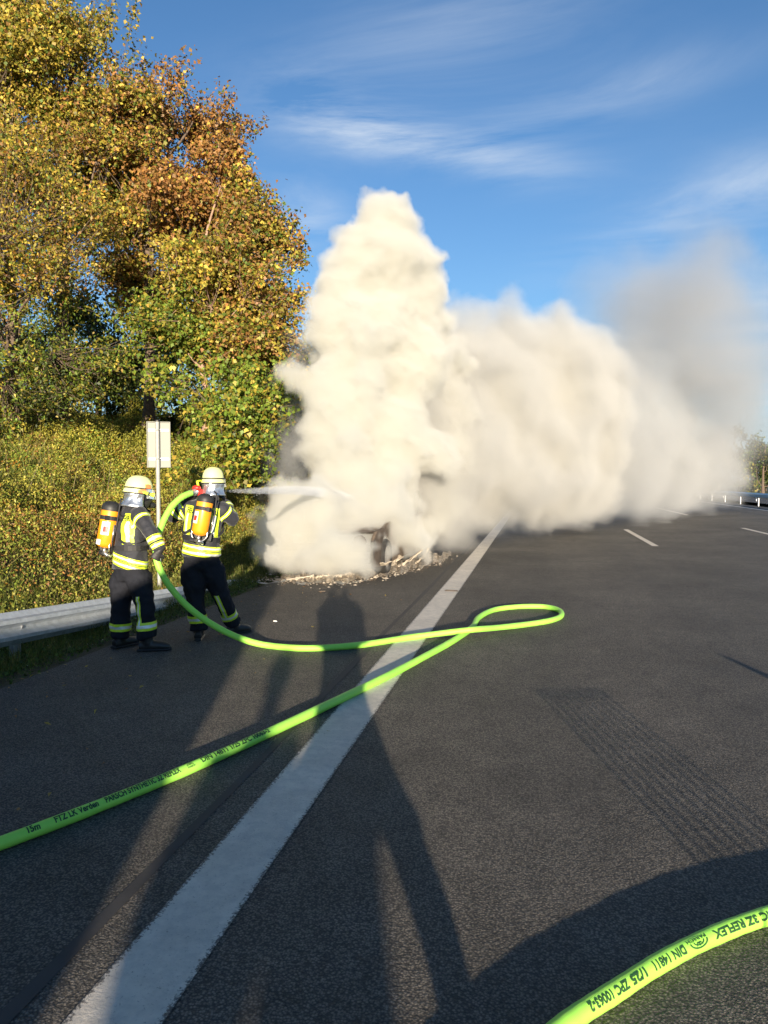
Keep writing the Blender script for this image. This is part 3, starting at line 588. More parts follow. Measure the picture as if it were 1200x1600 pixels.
# ------------------------------------------------------------------ people
def cloth(name, c, rough=.8, sc=20): return mat(name, c, rough, noise=(sc, .22), bump=(420, .25, .0012))
M_NAVY = mat('navy_turnout_fabric', (.017, .018, .024), .72, noise=(7, .25), bump=(26, .6, .010), sheen=.15); M_TROU = mat('navy_turnout_trousers', (.013, .014, .019), .82, noise=(5, .35), bump=(20, .6, .012), spec=.2)
M_YEL = mat('yellow_reflective_tape', (.62, .80, .035), .45, noise=(40, .12)); M_SIL = mat('silver_reflective_tape', (.74, .75, .68), .35, .25, noise=(40, .12)); M_GLOVE = mat('black_leather_glove', (.018, .017, .017), .5, noise=(30, .3), bump=(90, .4, .003))
M_HELM = mat('luminous_yellow_helmet', (.78, .80, .34), .35, noise=(8, .07), coat=.3); M_STRAP = mat('black_webbing', (.017, .017, .018), .65, noise=(60, .3)); M_ORANGE = mat('orange_cylinder_paint', (.85, .30, .012), .4, noise=(10, .08), coat=.3)
M_RED = mat('red_paint', (.62, .03, .02), .4, noise=(12, .1)); M_CHROME = mat('bright_metal', (.62, .62, .60), .25, .9, noise=(30, .1)); M_BOOT = mat('black_boot_leather', (.02, .018, .016), .45, noise=(18, .4), bump=(60, .4, .004)); M_LABEL = mat('white_label', (.75, .74, .68), .5, noise=(30, .1))
M_FOIL = mat('aluminised_neck_cloth', (.60, .63, .66), .28, .85, noise=(9, .15), bump=(14, .7, .012)); M_SKIN = mat('skin', (.50, .31, .22), .5, noise=(10, .1)); M_ORED = mat('orange_sticker', (.75, .25, .08), .5, noise=(10, .1))
def fused(shapes, voxel, sm=4, folds=()):
    o = shapes.build('tmp', None); rm = o.modifiers.new('r', 'REMESH'); rm.mode = 'VOXEL'; rm.voxel_size = voxel; s = o.modifiers.new('s', 'SMOOTH'); s.factor = .5; s.iterations = sm
    for size, st in folds:
        tx = bpy.data.textures.new('t', 'CLOUDS'); tx.noise_scale = size; tx.noise_depth = 2; d = o.modifiers.new('d', 'DISPLACE'); d.texture = tx; d.strength = st; d.texture_coords = 'GLOBAL'
    return baked(o)
def inflate(me, off):
    n = len(me.vertices); co = np.empty(n * 3, np.float32); no = np.empty(n * 3, np.float32); me.vertices.foreach_get('co', co); me.vertices.foreach_get('normal', no); me.vertices.foreach_set('co', co + no * off); me.update()
def band(src, p, axis, half, near, off, m, name, parent, cuts=(), facing=None, **k):
    """a strip of the garment's own surface between planes, lifted off it"""
    bm = bmesh.new(); bm.from_mesh(src); p = Vector(p); ax = Vector(axis).normalized()
    bmesh.ops.delete(bm, geom=[f for f in bm.faces if (f.calc_center_median() - p).length > near or (facing and f.normal.dot(facing) < .05)], context='FACES')
    for co, no in [(p + ax * half, ax), (p - ax * half, -ax)] + list(cuts):
        g = bm.verts[:] + bm.edges[:] + bm.faces[:]
        if g: bmesh.ops.bisect_plane(bm, geom=g, plane_co=co, plane_no=no, clear_outer=True)
    left = set(bm.faces); best = []
    while left:
        st_ = [left.pop()]; comp = [st_[0]]
        while st_:
            for e_ in st_.pop().edges:
                for f2 in e_.link_faces:
                    if f2 in left: left.discard(f2); st_.append(f2); comp.append(f2)
        if len(comp) > len(best): best = comp
    best = set(best); bmesh.ops.delete(bm, geom=[f for f in bm.faces if f not in best], context='FACES')
    for v in bm.verts: v.normal_update()
    offs = [(v, v.normal.copy()) for v in bm.verts]
    for v, n in offs: v.co += n * off
    me = bpy.data.meshes.new(name); bm.to_mesh(me); bm.free(); return link(name, me, m, parent, smooth=True, **k)
def tri_band(src, p, axis, half, near, parent, name='reflective_band', **k):
    b = band(src, p, axis, half, near, .004, M_YEL, name, parent, **k); band(src, p, axis, half * .36, near, .0055, M_SIL, 'silver_stripe', b, **k); return b
def glove(parent, wrist, fwd, palm, curl=55, left=False, mitt=1.0, m=None, name='glove'):
    f = Vector(fwd).normalized(); pn = Vector(palm); pn = (pn - f * pn.dot(f)).normalized(); sd_ = f.cross(pn) * (-1 if left else 1); w_ = Vector(wrist); s = MB(); z = mitt
    s.tube([w_ - f * .05 * z, w_ + f * .01 * z, w_ + f * .05 * z, w_ + f * .095 * z], [(.030 * z, .036 * z), (.026 * z, .034 * z), (.020 * z, .044 * z), (.016 * z, .042 * z)], 12, upv=pn)
    for i, (o_, ln) in enumerate(((.033, .072), (.011, .082), (-.011, .078), (-.032, .060))):
        p = w_ + f * .092 * z + sd_ * o_ * z; pts = [p - f * .02]; a = 0
        for sg in (.44, .32, .24): a += R(curl); pts.append(pts[-1] + (f * math.cos(a) + pn * math.sin(a)) * ln * sg * z * (1.3 if sg == .44 else 1)) 
        s.tube(pts, [.0115 * z, .0110 * z, .0105 * z, .008 * z], 8)
        s.ball(pts[-1], .009 * z, 8, 6)
    b = w_ + f * .03 * z + sd_ * .036 * z; s.tube([b, b + (sd_ * .7 + f * .5 + pn * .4).normalized() * .035 * z, b + (sd_ * .45 + f * .6 + pn * .9).normalized() * .068 * z], [.015 * z, .0135 * z, .010 * z], 8)
    return link(name, fused(s, .0052, 2), m or M_GLOVE, parent, smooth=True)
def boot(parent, ankle, sole_z, toe_dir, k=1.0):
    a = Vector(ankle); td = Vector((toe_dir[0], toe_dir[1], 0)).normalized(); h = a.copy(); h.z = sole_z; s = MB()
    s.tube([a + Vector((0, 0, .10)), a, h + Vector((0, 0, .075))], [.062, .056, .055], 12)
    s.tube([h - td * .075 + Vector((0, 0, .045)), h + Vector((0, 0, .055)), h + td * .09 + Vector((0, 0, .048)), h + td * .165 + Vector((0, 0, .040)), h + td * .205 + Vector((0, 0, .033))], [(.042, .038), (.052, .045), (.045, .050), (.038, .049), (.022, .032)], 12, upv=(0, 0, 1))
    b = link('boot', fused(s, .009, 3), M_BOOT, parent, smooth=True)
    s = MB(); s.tube([h - td * .088 + Vector((0, 0, .014)), h + Vector((0, 0, .014)), h + td * .10 + Vector((0, 0, .014)), h + td * .19 + Vector((0, 0, .014)), h + td * .215 + Vector((0, 0, .018))], [(.014, .036), (.014, .046), (.014, .053), (.014, .048), (.010, .030)], 12, upv=(0, 0, 1)); s.build('sole', M_BLACKP, b)
    return b
def helmet(parent, c, face, tilt=0, lamp=False, sticker=False, visor=True, k=1.0):
    face = Vector(face).normalized(); side = Vector((face.y, -face.x, 0)).normalized(); up = side.cross(face).normalized()
    M = Matrix((side, face, up)).transposed() @ Matrix.Rotation(R(tilt), 3, 'X')
    def lv(v): return Vector(c) + M @ (Vector(v) * k)
    Mk = M * k
    prof = [(.001, .158), (.035, .155), (.066, .143), (.090, .120), (.105, .088), (.111, .055), (.114, .030), (.121, .010), (.127, -.004), (.123, -.008), (.112, .012)]
    m_ = MB(); m_.lathe(prof, c, Mk, 36, .93, 1.10); h = m_.build('helmet', M_HELM, parent, smooth=True)
    m_ = MB(); m_.lathe([(.1135, .046), (.1165, .045), (.1175, .036), (.1150, .033)], c, Mk, 36, .935, 1.10); m_.build('helmet_strap', M_STRAP, h, smooth=True)
    m_ = MB(); m_.lathe([(.1225, -.001), (.1300, -.003), (.1305, -.010), (.1230, -.011)], c, Mk, 36, .935, 1.10); m_.build('rim_trim', M_STRAP, h, smooth=True)
    # aluminised neck curtain round the back
    V = []; n = 22; rows = 7
    for j in range(rows):
        for i in range(n + 1):
            a = R(168 + 204 * i / n); z = -.006 - .125 * j / (rows - 1); rr = .108 - .012 * math.sin(math.pi * j / (rows - 1)) + .020 * (j / (rows - 1)) ** 2 + .005 * math.sin(i * 1.7 + j)
            V.append(lv((math.cos(a) * rr * .98, math.sin(a) * rr * 1.12 , z)))
    m_ = MB(); m_.add(V, [(j * (n + 1) + i, j * (n + 1) + i + 1, (j + 1) * (n + 1) + i + 1, (j + 1) * (n + 1) + i) for j in range(rows - 1) for i in range(n)]); o = m_.build('neck_curtain', M_FOIL, parent, smooth=True); sdm = o.modifiers.new('s', 'SOLIDIFY'); sdm.thickness = .004
    # face: breathing mask
    m_ = MB(); m_.ball(lv((0, .045, -.055)), .088 * k, 16, 10, M, (.80, .95, 1.1)); mk = m_.build('breathing_mask', M_BLACKP, parent, smooth=True)
    m_ = MB(); m_.lathe([(.001, .045), (.024, .040), (.026, .0), (.030, -.01)], lv((0, .125, -.10)), M @ Matrix.Rotation(R(-90), 3, 'X') * k, 14); m_.build('mask_valve', M_BLACKP, mk, smooth=True)
    if visor:
        V = []; n = 12
        for j in range(4):
            for i in range(n + 1): a = R(15 + 150 * i / n); V.append(lv((math.cos(a) * (.122 + .004 * j) * .95, math.sin(a) * (.124 + .008 * j) * 1.12, .040 - .028 * j)))
        m_ = MB(); m_.add(V, [(j * (n + 1) + i, j * (n + 1) + i + 1, (j + 1) * (n + 1) + i + 1, (j + 1) * (n + 1) + i) for j in range(3) for i in range(n)]); m_.build('visor', mat('clear_visor', (.75, .78, .78), .12, trans=.75), h, smooth=True)
    if lamp:
        m_ = MB(); p0 = lv((.118, .05, .0)); d = M @ Vector((.35, 1, -.15)).normalized(); m_.tube([p0 - d * .045, p0 + d * .03, p0 + d * .032, p0 + d * .062], [.013, .013, .018, .019], 12); l_ = m_.build('helmet_lamp', M_YEL, h, smooth=False)
        m_ = MB(); m_.tube([p0 + d * .004, p0 + d * .020], [.0155, .0155], 12); m_.build('lamp_ring', M_STRAP, l_)
    if sticker:
        for (a, z, w_, hh) in ((28, .060, .030, .022), (10, .020, .034, .018), (-5, .012, .018, .014)):
            V = []
            for zz_ in (-1, 0, 1):
                for q_ in (-1, 0, 1):
                    aa = R(a) + q_ * w_ / .11; z2 = z + zz_ * hh; rr = float(np.interp(z2, [-.004, .010, .030, .055, .088, .12], [.127, .121, .114, .111, .105, .09])) + .0022; V.append(lv((math.cos(aa) * rr * .93, math.sin(aa) * rr * 1.10, z2 + .004 * math.sin(q_ * 3 + zz_))))
            m_ = MB(); m_.add(V, [(j * 3 + i, j * 3 + i + 1, (j + 1) * 3 + i + 1, (j + 1) * 3 + i) for j in range(2) for i in range(2)]); m_.build('orange_mark', M_ORED, h, smooth=True)
    return h
def webbing(mb, pts, wd, nrm, th=.004):
    P = spline(pts, 5); V = []; n = len(P)
    for i, p in enumerate(P):
        t = (P[min(i + 1, n - 1)] - P[max(i - 1, 0)]).normalized(); b = t.cross(Vector(nrm)).normalized(); nn = b.cross(t)
        for a_, c_ in ((-1, 0), (1, 0), (1, 1), (-1, 1)): V.append(p + b * a_ * wd / 2 + nn * c_ * th)
    F = [(i * 4 + k, i * 4 + (k + 1) % 4, (i + 1) * 4 + (k + 1) % 4, (i + 1) * 4 + k) for i in range(n - 1) for k in range(4)] + [(0, 1, 2, 3), tuple((n - 1) * 4 + k for k in (3, 2, 1, 0))]; mb.add(V, F)
def breathing_set(parent, top, bot, rad, back, side, jacket_bvh, waist, sh, red_a=0.2, label_hi=True):
    """compressed air cylinder with its valve, protective cap, straps, back plate, waist belt and hoses"""
    top, bot, back, side = Vector(top), Vector(bot), Vector(back).normalized(), Vector(side).normalized(); ax = (top - bot).normalized(); Ln = (top - bot).length
    s2 = ax.cross(back).normalized(); bk = s2.cross(ax).normalized(); Rm = Matrix((s2, bk, ax)).transposed()
    m_ = MB(); m_.lathe([(rad * .35, 0), (rad * .8, .012), (rad, .04), (rad, Ln * .80), (rad * .97, Ln * .82)], bot, Rm, 28); cyl = m_.build('air_cylinder', M_ORANGE, parent, smooth=True)
    m_ = MB(); m_.lathe([(rad * 1.03, Ln * .80), (rad * 1.06, Ln * .84), (rad * 1.0, Ln * .92), (rad * .72, Ln * .98), (rad * .3, Ln * 1.01), (.001, Ln * 1.012)], bot, Rm, 28); m_.build('cylinder_cap', M_BLACKP, cyl, smooth=True)
    m_ = MB(); m_.lathe([(rad * 1.01, Ln * .60), (rad * 1.045, Ln * .605), (rad * 1.045, Ln * .685), (rad * 1.01, Ln * .69)], bot, Rm, 28); m_.box(bot + ax * Ln * .645 + s2 * rad * .8 + bk * rad * .7, (.03, .03, .045), Rm); m_.build('cylinder_strap', M_STRAP, cyl)
    def patch(a0, a1, z0, z1, mm, nm, off=.0015):
        V = [bot + Rm @ Vector((math.cos(R(a)) * (rad + off), math.sin(R(a)) * (rad + off), z)) for z in (z0 * Ln, z1 * Ln) for a in np.linspace(a0, a1, 7)]
        q_ = MB(); q_.add(V, [(i, i + 1, i + 8, i + 7) for i in range(6)]); q_.build(nm, mm, cyl, smooth=True)
    a = 90 + red_a
    patch(a - 30, a + 22, .28, .56, M_LABEL, 'white_label'); patch(a - 22, a + 8, .34, .46, M_RED, 'red_label', .0028); patch(60, 125, .06, .17, M_LABEL, 'type_label') if not label_hi else None
    # valve and pressure reducer below
    v0 = bot - ax * .012; m_ = MB(); m_.tube([bot + ax * .01, v0 - ax * .045], .017, 12); m_.tube([v0 - ax * .04 - s2 * .04, v0 - ax * .04 + s2 * .045], .014, 12); vl = m_.build('cylinder_valve', M_CHROME, parent, smooth=True)
    m_ = MB(); m_.tube([v0 - ax * .04 - s2 * .075, v0 - ax * .04 - s2 * .040], [.022, .024], 10); m_.build('valve_wheel', M_BLACKP, vl)
    m_ = MB(); m_.tube([v0 - ax * .045 + s2 * .04 - bk * .0, v0 - ax * .06 + s2 * .03 - bk * .05, v0 - ax * .04 - bk * .075 ], .013, 10); m_.ball(v0 - ax * .045 - bk * .03, .026, 12, 8); m_.build('pressure_reducer', M_CHROME, parent, smooth=True)
    m_ = MB()
    for sgn_ in (-1, 1): m_.tube(spline([bot + s2 * sgn_ * rad * .98 + ax * .05, bot + s2 * sgn_ * rad * .95 - ax * .005, bot + s2 * sgn_ * rad * .5 - ax * .045, bot - ax * .062], 5), .008, 8)
    m_.build('valve_guard', M_CHROME, parent, smooth=True)
    # back plate, tubes
    bc = (top + bot) / 2 - bk * (rad + .020); m_ = MB()
    m_.box(bc - ax * .01, (.13, .022, Ln * 1.02), Rm, .7); m_.box(bot - bk * (rad + .022) + ax * .0, (.19, .026, .08), Rm); m_.build('back_plate', M_BLACKP, parent, bevel=.008)
    m_ = MB(); m_.tube(spline([bot - bk * .05 + s2 * .05 - ax * .03, bot + s2 * (rad + .022) - bk * .01 + ax * .08, bot + s2 * (rad + .028) - bk * .02 + ax * Ln * .5, top + s2 * (rad + .01) - bk * .03, top + s2 * .05 - bk * .06 + ax * .04], 6), .0075, 8); m_.build('pressure_line', M_STRAP, parent, smooth=True)
    m_ = MB(); m_.tube([bot + s2 * (rad + .03) + ax * .06 + bk * .0, bot + s2 * (rad + .03) + ax * Ln * .52 + bk * .0], .0065, 8); m_.build('support_rod', M_CHROME, parent, smooth=True)
    def on(p, off=.006):
        p = Vector(p); hit = jacket_bvh.ray_cast(p + back * .5, -back); return (hit[0] + back * off) if hit[0] else p
    # shoulder straps over the shoulders, waist belt
    m_ = MB()
    for sg in (-1, 1):
        a0 = on(bc + ax * Ln * .42 + side * sg * .035, .010); a1 = on(sh + side * sg * .065 - Vector((0, 0, .045)), .010); a2 = sh + side * sg * .080 + Vector((0, 0, .062)); a3 = sh + side * sg * .11 - back * .13 + Vector((0, 0, .02)); webbing(m_, [a0, a1, a2, a3], .036, back)
        b0 = on(waist + side * sg * .06 + Vector((0, 0, .10)), .012); b1 = on(waist + side * sg * .13 + Vector((0, 0, .06)), .012); b2 = waist + side * sg * .205 - back * .02 + Vector((0, 0, .09)); b3 = waist + side * sg * .18 - back * .13 + Vector((0, 0, .18)); webbing(m_, [b0, b1, b2, b3], .026, back)
        pass
    m_.build('harness_straps', M_STRAP, parent)
    return cyl
def firefighter(name, label, c, spec):
    """spec: joints in world space. One continuous body under jacket, straps, helmet, gloves, boots."""
    root = empty(name, (0, 0, 0), label=label, cat='firefighter', group='firefighters tackling the burning car')
    base = Vector(c); root.location = base; loc = lambda me: (me.transform(Matrix.Translation(-base)), me)[1]
    S = spec; side, back = S['side'], S['back']; J = {k: Vector(v) - base for k, v in S['j'].items()}
    class G: pass
    b = MB()
    # trunk
    def trunk(mb, g, lo=True):
        if lo: mb.tube([J['hip'] - Vector((0, 0, .06)), J['hip'], J['waist'], J['chest'], J['shc'], J['neck']], [(.165 + g, .115 + g), (.178 + g, .135 + g), (.155 + g, .125 + g), (.170 + g, .130 + g), (.150 + g, .098 + g), (.065 + g * .5, .065 + g * .5)], 20, upv=side)
        else: mb.tube([J['hip'] + (J['waist'] - J['hip']) * S.get('hem', .05), J['hip'].lerp(J['waist'], .55), J['waist'], J['chest'], J['shc'], J['neck'] - Vector((0, 0, .005))], [(.182 + g, .142 + g), (.176 + g, .140 + g), (.165 + g, .134 + g), (.182 + g, .142 + g), (.158 + g, .106 + g), (.075 + g * .5, .075 + g * .5)], 22, upv=side)
    def arm(mb, s, g):
        a, e, w_ = J['sh' + s], J['el' + s], J['wr' + s]; mb.ball(a, .078 + g, 12, 8); mb.tube([a, a.lerp(e, .5), e], [.073 + g, .066 + g, .060 + g], 14); mb.ball(e, .060 + g, 12, 8); mb.tube([e, e.lerp(w_, .4), w_], [.060 + g, .055 + g, .044 + g], 14)
    def leg(mb, s, g):
        h, k, a = J['hp' + s], J['kn' + s], J['an' + s]; mb.ball(h, .105 + g, 12, 8); mb.tube([h, h.lerp(k, .5), k], [.108 + g, .097 + g, .082 + g], 16); mb.ball(k, .080 + g, 12, 8); mb.tube([k, k.lerp(a, .35), k.lerp(a, .8), a], [.080 + g, .080 + g, .076 + g, .078 + g], 16)
    trunk(b, 0); [arm(b, s, -.012) for s in 'lr']; [leg(b, s, .009) for s in 'lr']
    b.tube([J['neck'] - Vector((0, 0, .03)), J['head']], [.06, .06], 12); b.ball(J['head'] + Vector((0, 0, .0)), .098, 16, 10, None, (.86, 1, 1.15))
    body = fused(b, .014, 5, [(.17, .050), (.06, .024)]); link('body', body, M_TROU, root, smooth=True)
    jk = MB(); trunk(jk, .011, False); [arm(jk, s, .009) for s in 'lr']
    jm = fused(jk, .013, 4, [(.13, .030), (.05, .012)]); link('jacket', jm, M_NAVY, root, smooth=True)
    # standing collar
    m_ = MB(); m_.tube([J['neck'] - Vector((0, 0, .025)), J['neck'] + Vector((0, 0, .035))], [(.088, .084), (.082, .080)], 20, caps=False, upv=side); cl_ = m_.build('collar', M_NAVY, root, smooth=True); sl = cl_.modifiers.new('s', 'SOLIDIFY'); sl.thickness = .012
    up_t = (J['chest'] - J['waist']).normalized()
    hemc = J['hip'].lerp(J['waist'], S.get('hem', .05)) + up_t * .03
    hx = (up_t + Vector(S.get('hemtilt', (0, 0, 0)))).normalized()
    tri_band(jm, hemc + hx * .010, hx, .026, .30, root); tri_band(jm, hemc + hx * .066, hx, .022, .30, root)
    for s in 'lr':
        e, w_, a = J['el' + s], J['wr' + s], J['sh' + s]
        tri_band(jm, e.lerp(w_, .28), w_ - e, .030, .12, root); tri_band(jm, e.lerp(w_, .70), w_ - e, .022, .10, root)
        if S.get('shband', True): tri_band(jm, a.lerp(e, .22), e - a, .020, .115, root, facing=(back + Vector((0, 0, .6)) + side * (.8 if s == 'r' else -.8)).normalized())
    for s in 'lr':
        k, a = J['kn' + s], J['an' + s]; p = k.lerp(a, S.get('legband', .62)); tri_band(body, p, (a - k), .037, .16, root)
        sdv = side * (1 if s == 'r' else -1)
        if s in S.get('legstripe', 'r'): 
            ax2 = (a - k).normalized(); mid = k.lerp(a, .18); so = (back * .75 + sdv * .35).normalized(); so = (so - ax2 * so.dot(ax2)).normalized(); sl_ = ax2.cross(so); stp = S.get('stripe_off', 0)
            tri_band(body, mid + sl_ * stp, sl_, .020, .17, root, cuts=[(mid - ax2 * .15, -ax2), (mid + ax2 * .17, ax2)], facing=so)
    # two vertical reflective strips with the lettering on the back
    bv = BVHTree.FromPolygons([v.co.copy() for v in jm.vertices], [tuple(p.vertices) for p in jm.polygons])
    lat = side - up_t * side.dot(up_t); lat.normalize(); bkv = lat.cross(up_t).normalized(); bkv = bkv if bkv.dot(back) > 0 else -bkv
    midb = J['waist'].lerp(J['shc'], .55)
    topz, botz = .150, -.135
    for sg in (-1, 1):
        p = midb + lat * sg * .125
        yb = band(jm, p, lat, .042, .4, .0042, M_YEL, 'back_strip', root, cuts=[(midb + up_t * topz, up_t), (midb + up_t * botz, -up_t)], facing=bkv)
        band(jm, p + lat * sg * .006, lat, .013, .4, .0056, M_SIL, 'silver_stripe', yb, cuts=[(midb + up_t * (topz - .075), up_t), (midb + up_t * botz, -up_t)], facing=bkv)
    tm_ = text_mesh('FEUERWEHR', .070, .0022, 2); n = len(tm_.vertices); co = np.empty(n * 3); tm_.vertices.foreach_get('co', co); co = co.reshape(-1, 3); wdt = co[:, 0].max(); new = []
    for v in co:
        q_ = midb + lat * ((v[0] / wdt - .5) * .305) * (1 if lat.cross(up_t).dot(bkv) > 0 else -1) + up_t * (topz - .068 + v[1]); h_ = bv.ray_cast(q_ + bkv * .6, -bkv); new.append((h_[0] if h_[0] else q_) + bkv * .0075)
    tm_.vertices.foreach_set('co', np.array(new, dtype=np.float32).ravel()); tm_.update(); link('back_lettering', tm_, mat('black_print', (.012, .012, .012), .6), root)
    breathing_set(root, Vector(S['cyl'][0]) - base, Vector(S['cyl'][1]) - base, S['cyl'][2], bkv, lat, bv, J['waist'], J['shc'], S.get('red_a', 20), S.get('label_hi', True))
    wb = MB(); ring = []; wc = J['waist'] + up_t * .015
    for a in np.linspace(0, 2 * math.pi, 33)[:-1]:
        d = lat * math.cos(a) + bkv * math.sin(a); h_ = bv.ray_cast(wc + d * .6, -d); ring.append((h_[0] if h_[0] and (h_[0] - wc).length < .30 else wc + d * .17) + d * .007)
    V = [p + up_t * z for p in ring for z in (-.022, .022)]; wb.add(V, [(2 * i, 2 * ((i + 1) % 32), 2 * ((i + 1) % 32) + 1, 2 * i + 1) for i in range(32)]); w_ = wb.build('waist_belt', M_STRAP, root); sm_ = w_.modifiers.new('s', 'SOLIDIFY'); sm_.thickness = .006
    helmet(root, Vector(S['helm']) - base, S['face'], S.get('htilt', 0), S.get('lamp', False), S.get('sticker', False), True, S.get('hk', 1))
    for s in 'lr':
        g = S['glove'][s]; glove(root, J['wr' + s] + Vector(g.get('off', (0, 0, 0))), g['fwd'], g['palm'], g.get('curl', 60), s == 'l')
        boot(root, J['an' + s], 0.002 if True else 0, S['toe'][s])
    # J are relative to root
    return root
UPZ = Vector((0, 0, 1)); FH = Vector((FW.x, FW.y, 0)).normalized()
def j(px, py, Z): return at(px, py, Z)
backR = (-FH - RT * .10).normalized(); sideR = Vector((-backR.y, backR.x, 0)) ; sideR = sideR if sideR.dot(RT) > 0 else -sideR
firefighter('firefighter', 'right firefighter aiming the nozzle, back to us, orange air cylinder tilted on the back', gnd(335, 1000), dict(side=sideR, back=backR, hem=.30, hemtilt=sideR * .05,
    j=dict(hip=j(315, 880, 7.34), waist=j(315, 843, 7.34), chest=j(318, 812, 7.33), shc=j(322, 792, 7.33), neck=j(329, 778, 7.36), head=j(333, 762, 7.40),
           shl=j(295, 795, 7.34), ell=j(271, 806, 7.42), wrl=j(293, 778, 7.33), shr=j(347, 797, 7.34), elr=j(363, 812, 7.42), wrr=j(352, 785, 7.62),
           hpl=j(301, 888, 7.34), knl=j(306, 937, 7.32), anl=j(310, 984, 7.34), hpr=j(331, 888, 7.36), knr=j(347, 934, 7.42), anr=j(365, 975, 7.60)),
    cyl=(j(323, 772, 7.08), j(311, 837, 7.06), .078), red_a=42, helm=j(333, 754, 7.40), face=(FH + RT * .12 + UPZ * -.02), hk=1.0, legstripe='r', stripe_off=.045,
    glove=dict(l=dict(fwd=RT * .8 + UPZ * .45, palm=FH * .6 + UPZ * .3, curl=50), r=dict(fwd=-RT * .3 + UPZ * .75 + FH * .2, palm=-RT * .7 + UPZ * .2, curl=50)), toe=dict(l=FH - RT * .15, r=RT * .8 + FH * .8)))
backL = (-FH * .72 - RT * .70).normalized(); sideL = Vector((-backL.y, backL.x, 0)); sideL = sideL if sideL.dot(RT) > 0 else -sideL
firefighter('firefighter', 'left firefighter steadying the hose, turned to the right, orange cylinder upright on the back', gnd(218, 1016), dict(side=sideL, back=backL, hem=.22, hemtilt=RT * .32,
    j=dict(hip=j(204, 897, 6.92), waist=j(204, 858, 6.92), chest=j(204, 822, 6.92), shc=j(206, 802, 6.92), neck=j(214, 787, 6.92), head=j(219, 774, 6.92),
           shl=j(190, 806, 7.06), ell=j(222, 842, 7.16), wrl=j(243, 850, 6.96), shr=j(218, 806, 6.80), elr=j(238, 836, 6.70), wrr=j(250, 860, 6.68),
           hpl=j(192, 905, 6.96), knl=j(188, 950, 6.98), anl=j(188, 996, 7.00), hpr=j(217, 902, 6.88), knr=j(226, 946, 6.84), anr=j(230, 996, 6.86)),
    cyl=(j(176, 784, 6.86), j(164, 856, 6.84), .084), red_a=-42, label_hi=False, helm=j(216, 770, 6.92), face=(RT * .80 + FH * .55 - UPZ * .12), hk=1.04, lamp=True, sticker=True, legstripe='r', stripe_off=.01, legband=.62,
    glove=dict(r=dict(fwd=-RT * .45 - UPZ * .75 - FH * .1, palm=FH * .9 - RT * .35, curl=62), l=dict(fwd=RT * .6 + UPZ * .1 - FH * .3, palm=-FH * .6 + RT * .3, curl=60)), toe=dict(l=RT * .5 + FH * .8, r=RT * .95 + FH * .15)))
# nozzle held by the right firefighter, and the water it throws
nz0, nz1 = at(297, 770, 7.21), at(349, 767, 7.62); nd = (nz1 - nz0).normalized(); noz = empty('nozzle', nz0, label='red and yellow hose nozzle held at head height by the right firefighter', cat='nozzle')
ln = (nz1 - nz0).length
m_ = MB(); m_.tube([nd * -.01, nd * .05, nd * .052, nd * .075], [.030, .030, .036, .036], 14); m_.build('coupling', M_CHROME, noz, smooth=False)
m_ = MB(); m_.tube([nd * .075, nd * .12, nd * .20], [.032, .036, .030], 16); m_.ball(nd * .09 + UPZ * .045, .035, 12, 8, None, (1.3, 1, .8)); m_.build('valve_body', M_RED, noz, smooth=True)
m_ = MB(); m_.tube([nd * .12 + UPZ * .03, nd * .10 + UPZ * .11, nd * .15 + UPZ * .115], .013, 8); m_.build('shut_off_handle', M_YEL, noz, smooth=True)
m_ = MB(); m_.tube([nd * .20, nd * (ln - .05), nd * (ln - .048), nd * ln], [.022, .020, .027, .025], 14); m_.build('barrel', M_BLACKP, noz, smooth=False)
M_WATER = None
def water():
    global M_WATER
    m = bpy.data.materials.new('water_spray'); m.use_nodes = True; nt = m.node_tree
    for n in list(nt.nodes): nt.nodes.remove(n)
    o = nt.nodes.new('ShaderNodeOutputMaterial'); v = nt.nodes.new('ShaderNodeVolumePrincipled'); v.inputs['Color'].default_value = (.95, .97, 1, 1); v.inputs['Density'].default_value = 2.6; nt.links.new(v.outputs[0], o.inputs['Volume'])
    p = [nz1, at(400, 767, 8.6), at(440, 766, 9.8), at(490, 768, 11.2), at(540, 778, 12.6), at(585, 800, 13.6)]
    c = p[0]; mb = MB(); P = [q_ - c for q_ in spline(p, 8)]; rr = [.010 + .10 * (i / (len(P) - 1)) ** .8 * (1 + .13 * math.sin(i * 2.3)) for i in range(len(P))]; mb.tube(P, rr, 14)
    ob = mb.build('water_jet', m, smooth=True, label='white jet of water sprayed from the nozzle into the smoke', cat='water jet'); ob.location = c
    r = np.random.default_rng(4); d = MB()
    for i in range(700):
        t = r.uniform() ** .7; k = min(len(P) - 2, int(t * (len(P) - 1))); q_ = P[k].lerp(P[k + 1], r.uniform()); q_ = q_ + Vector(r.normal(size=3)) * rr[k] * .62; s = r.uniform(.0012, .003); d.add([(q_.x + a[0] * s * 1.5, q_.y + a[1] * s * 1.5, q_.z + a[2] * s) for a in ICO0[0]], ICO0[1])
    d.build('droplets', mat('water_drop', (.85, .88, .9), .15, noise=(50, .05)), ob, smooth=True, kind='stuff')
ICO0 = ([(1, 0, 0), (-1, 0, 0), (0, 1, 0), (0, -1, 0), (0, 0, 1), (0, 0, -1)], [(0, 2, 4), (2, 1, 4), (1, 3, 4), (3, 0, 4), (2, 0, 5), (1, 2, 5), (3, 1, 5), (0, 3, 5)])
water()

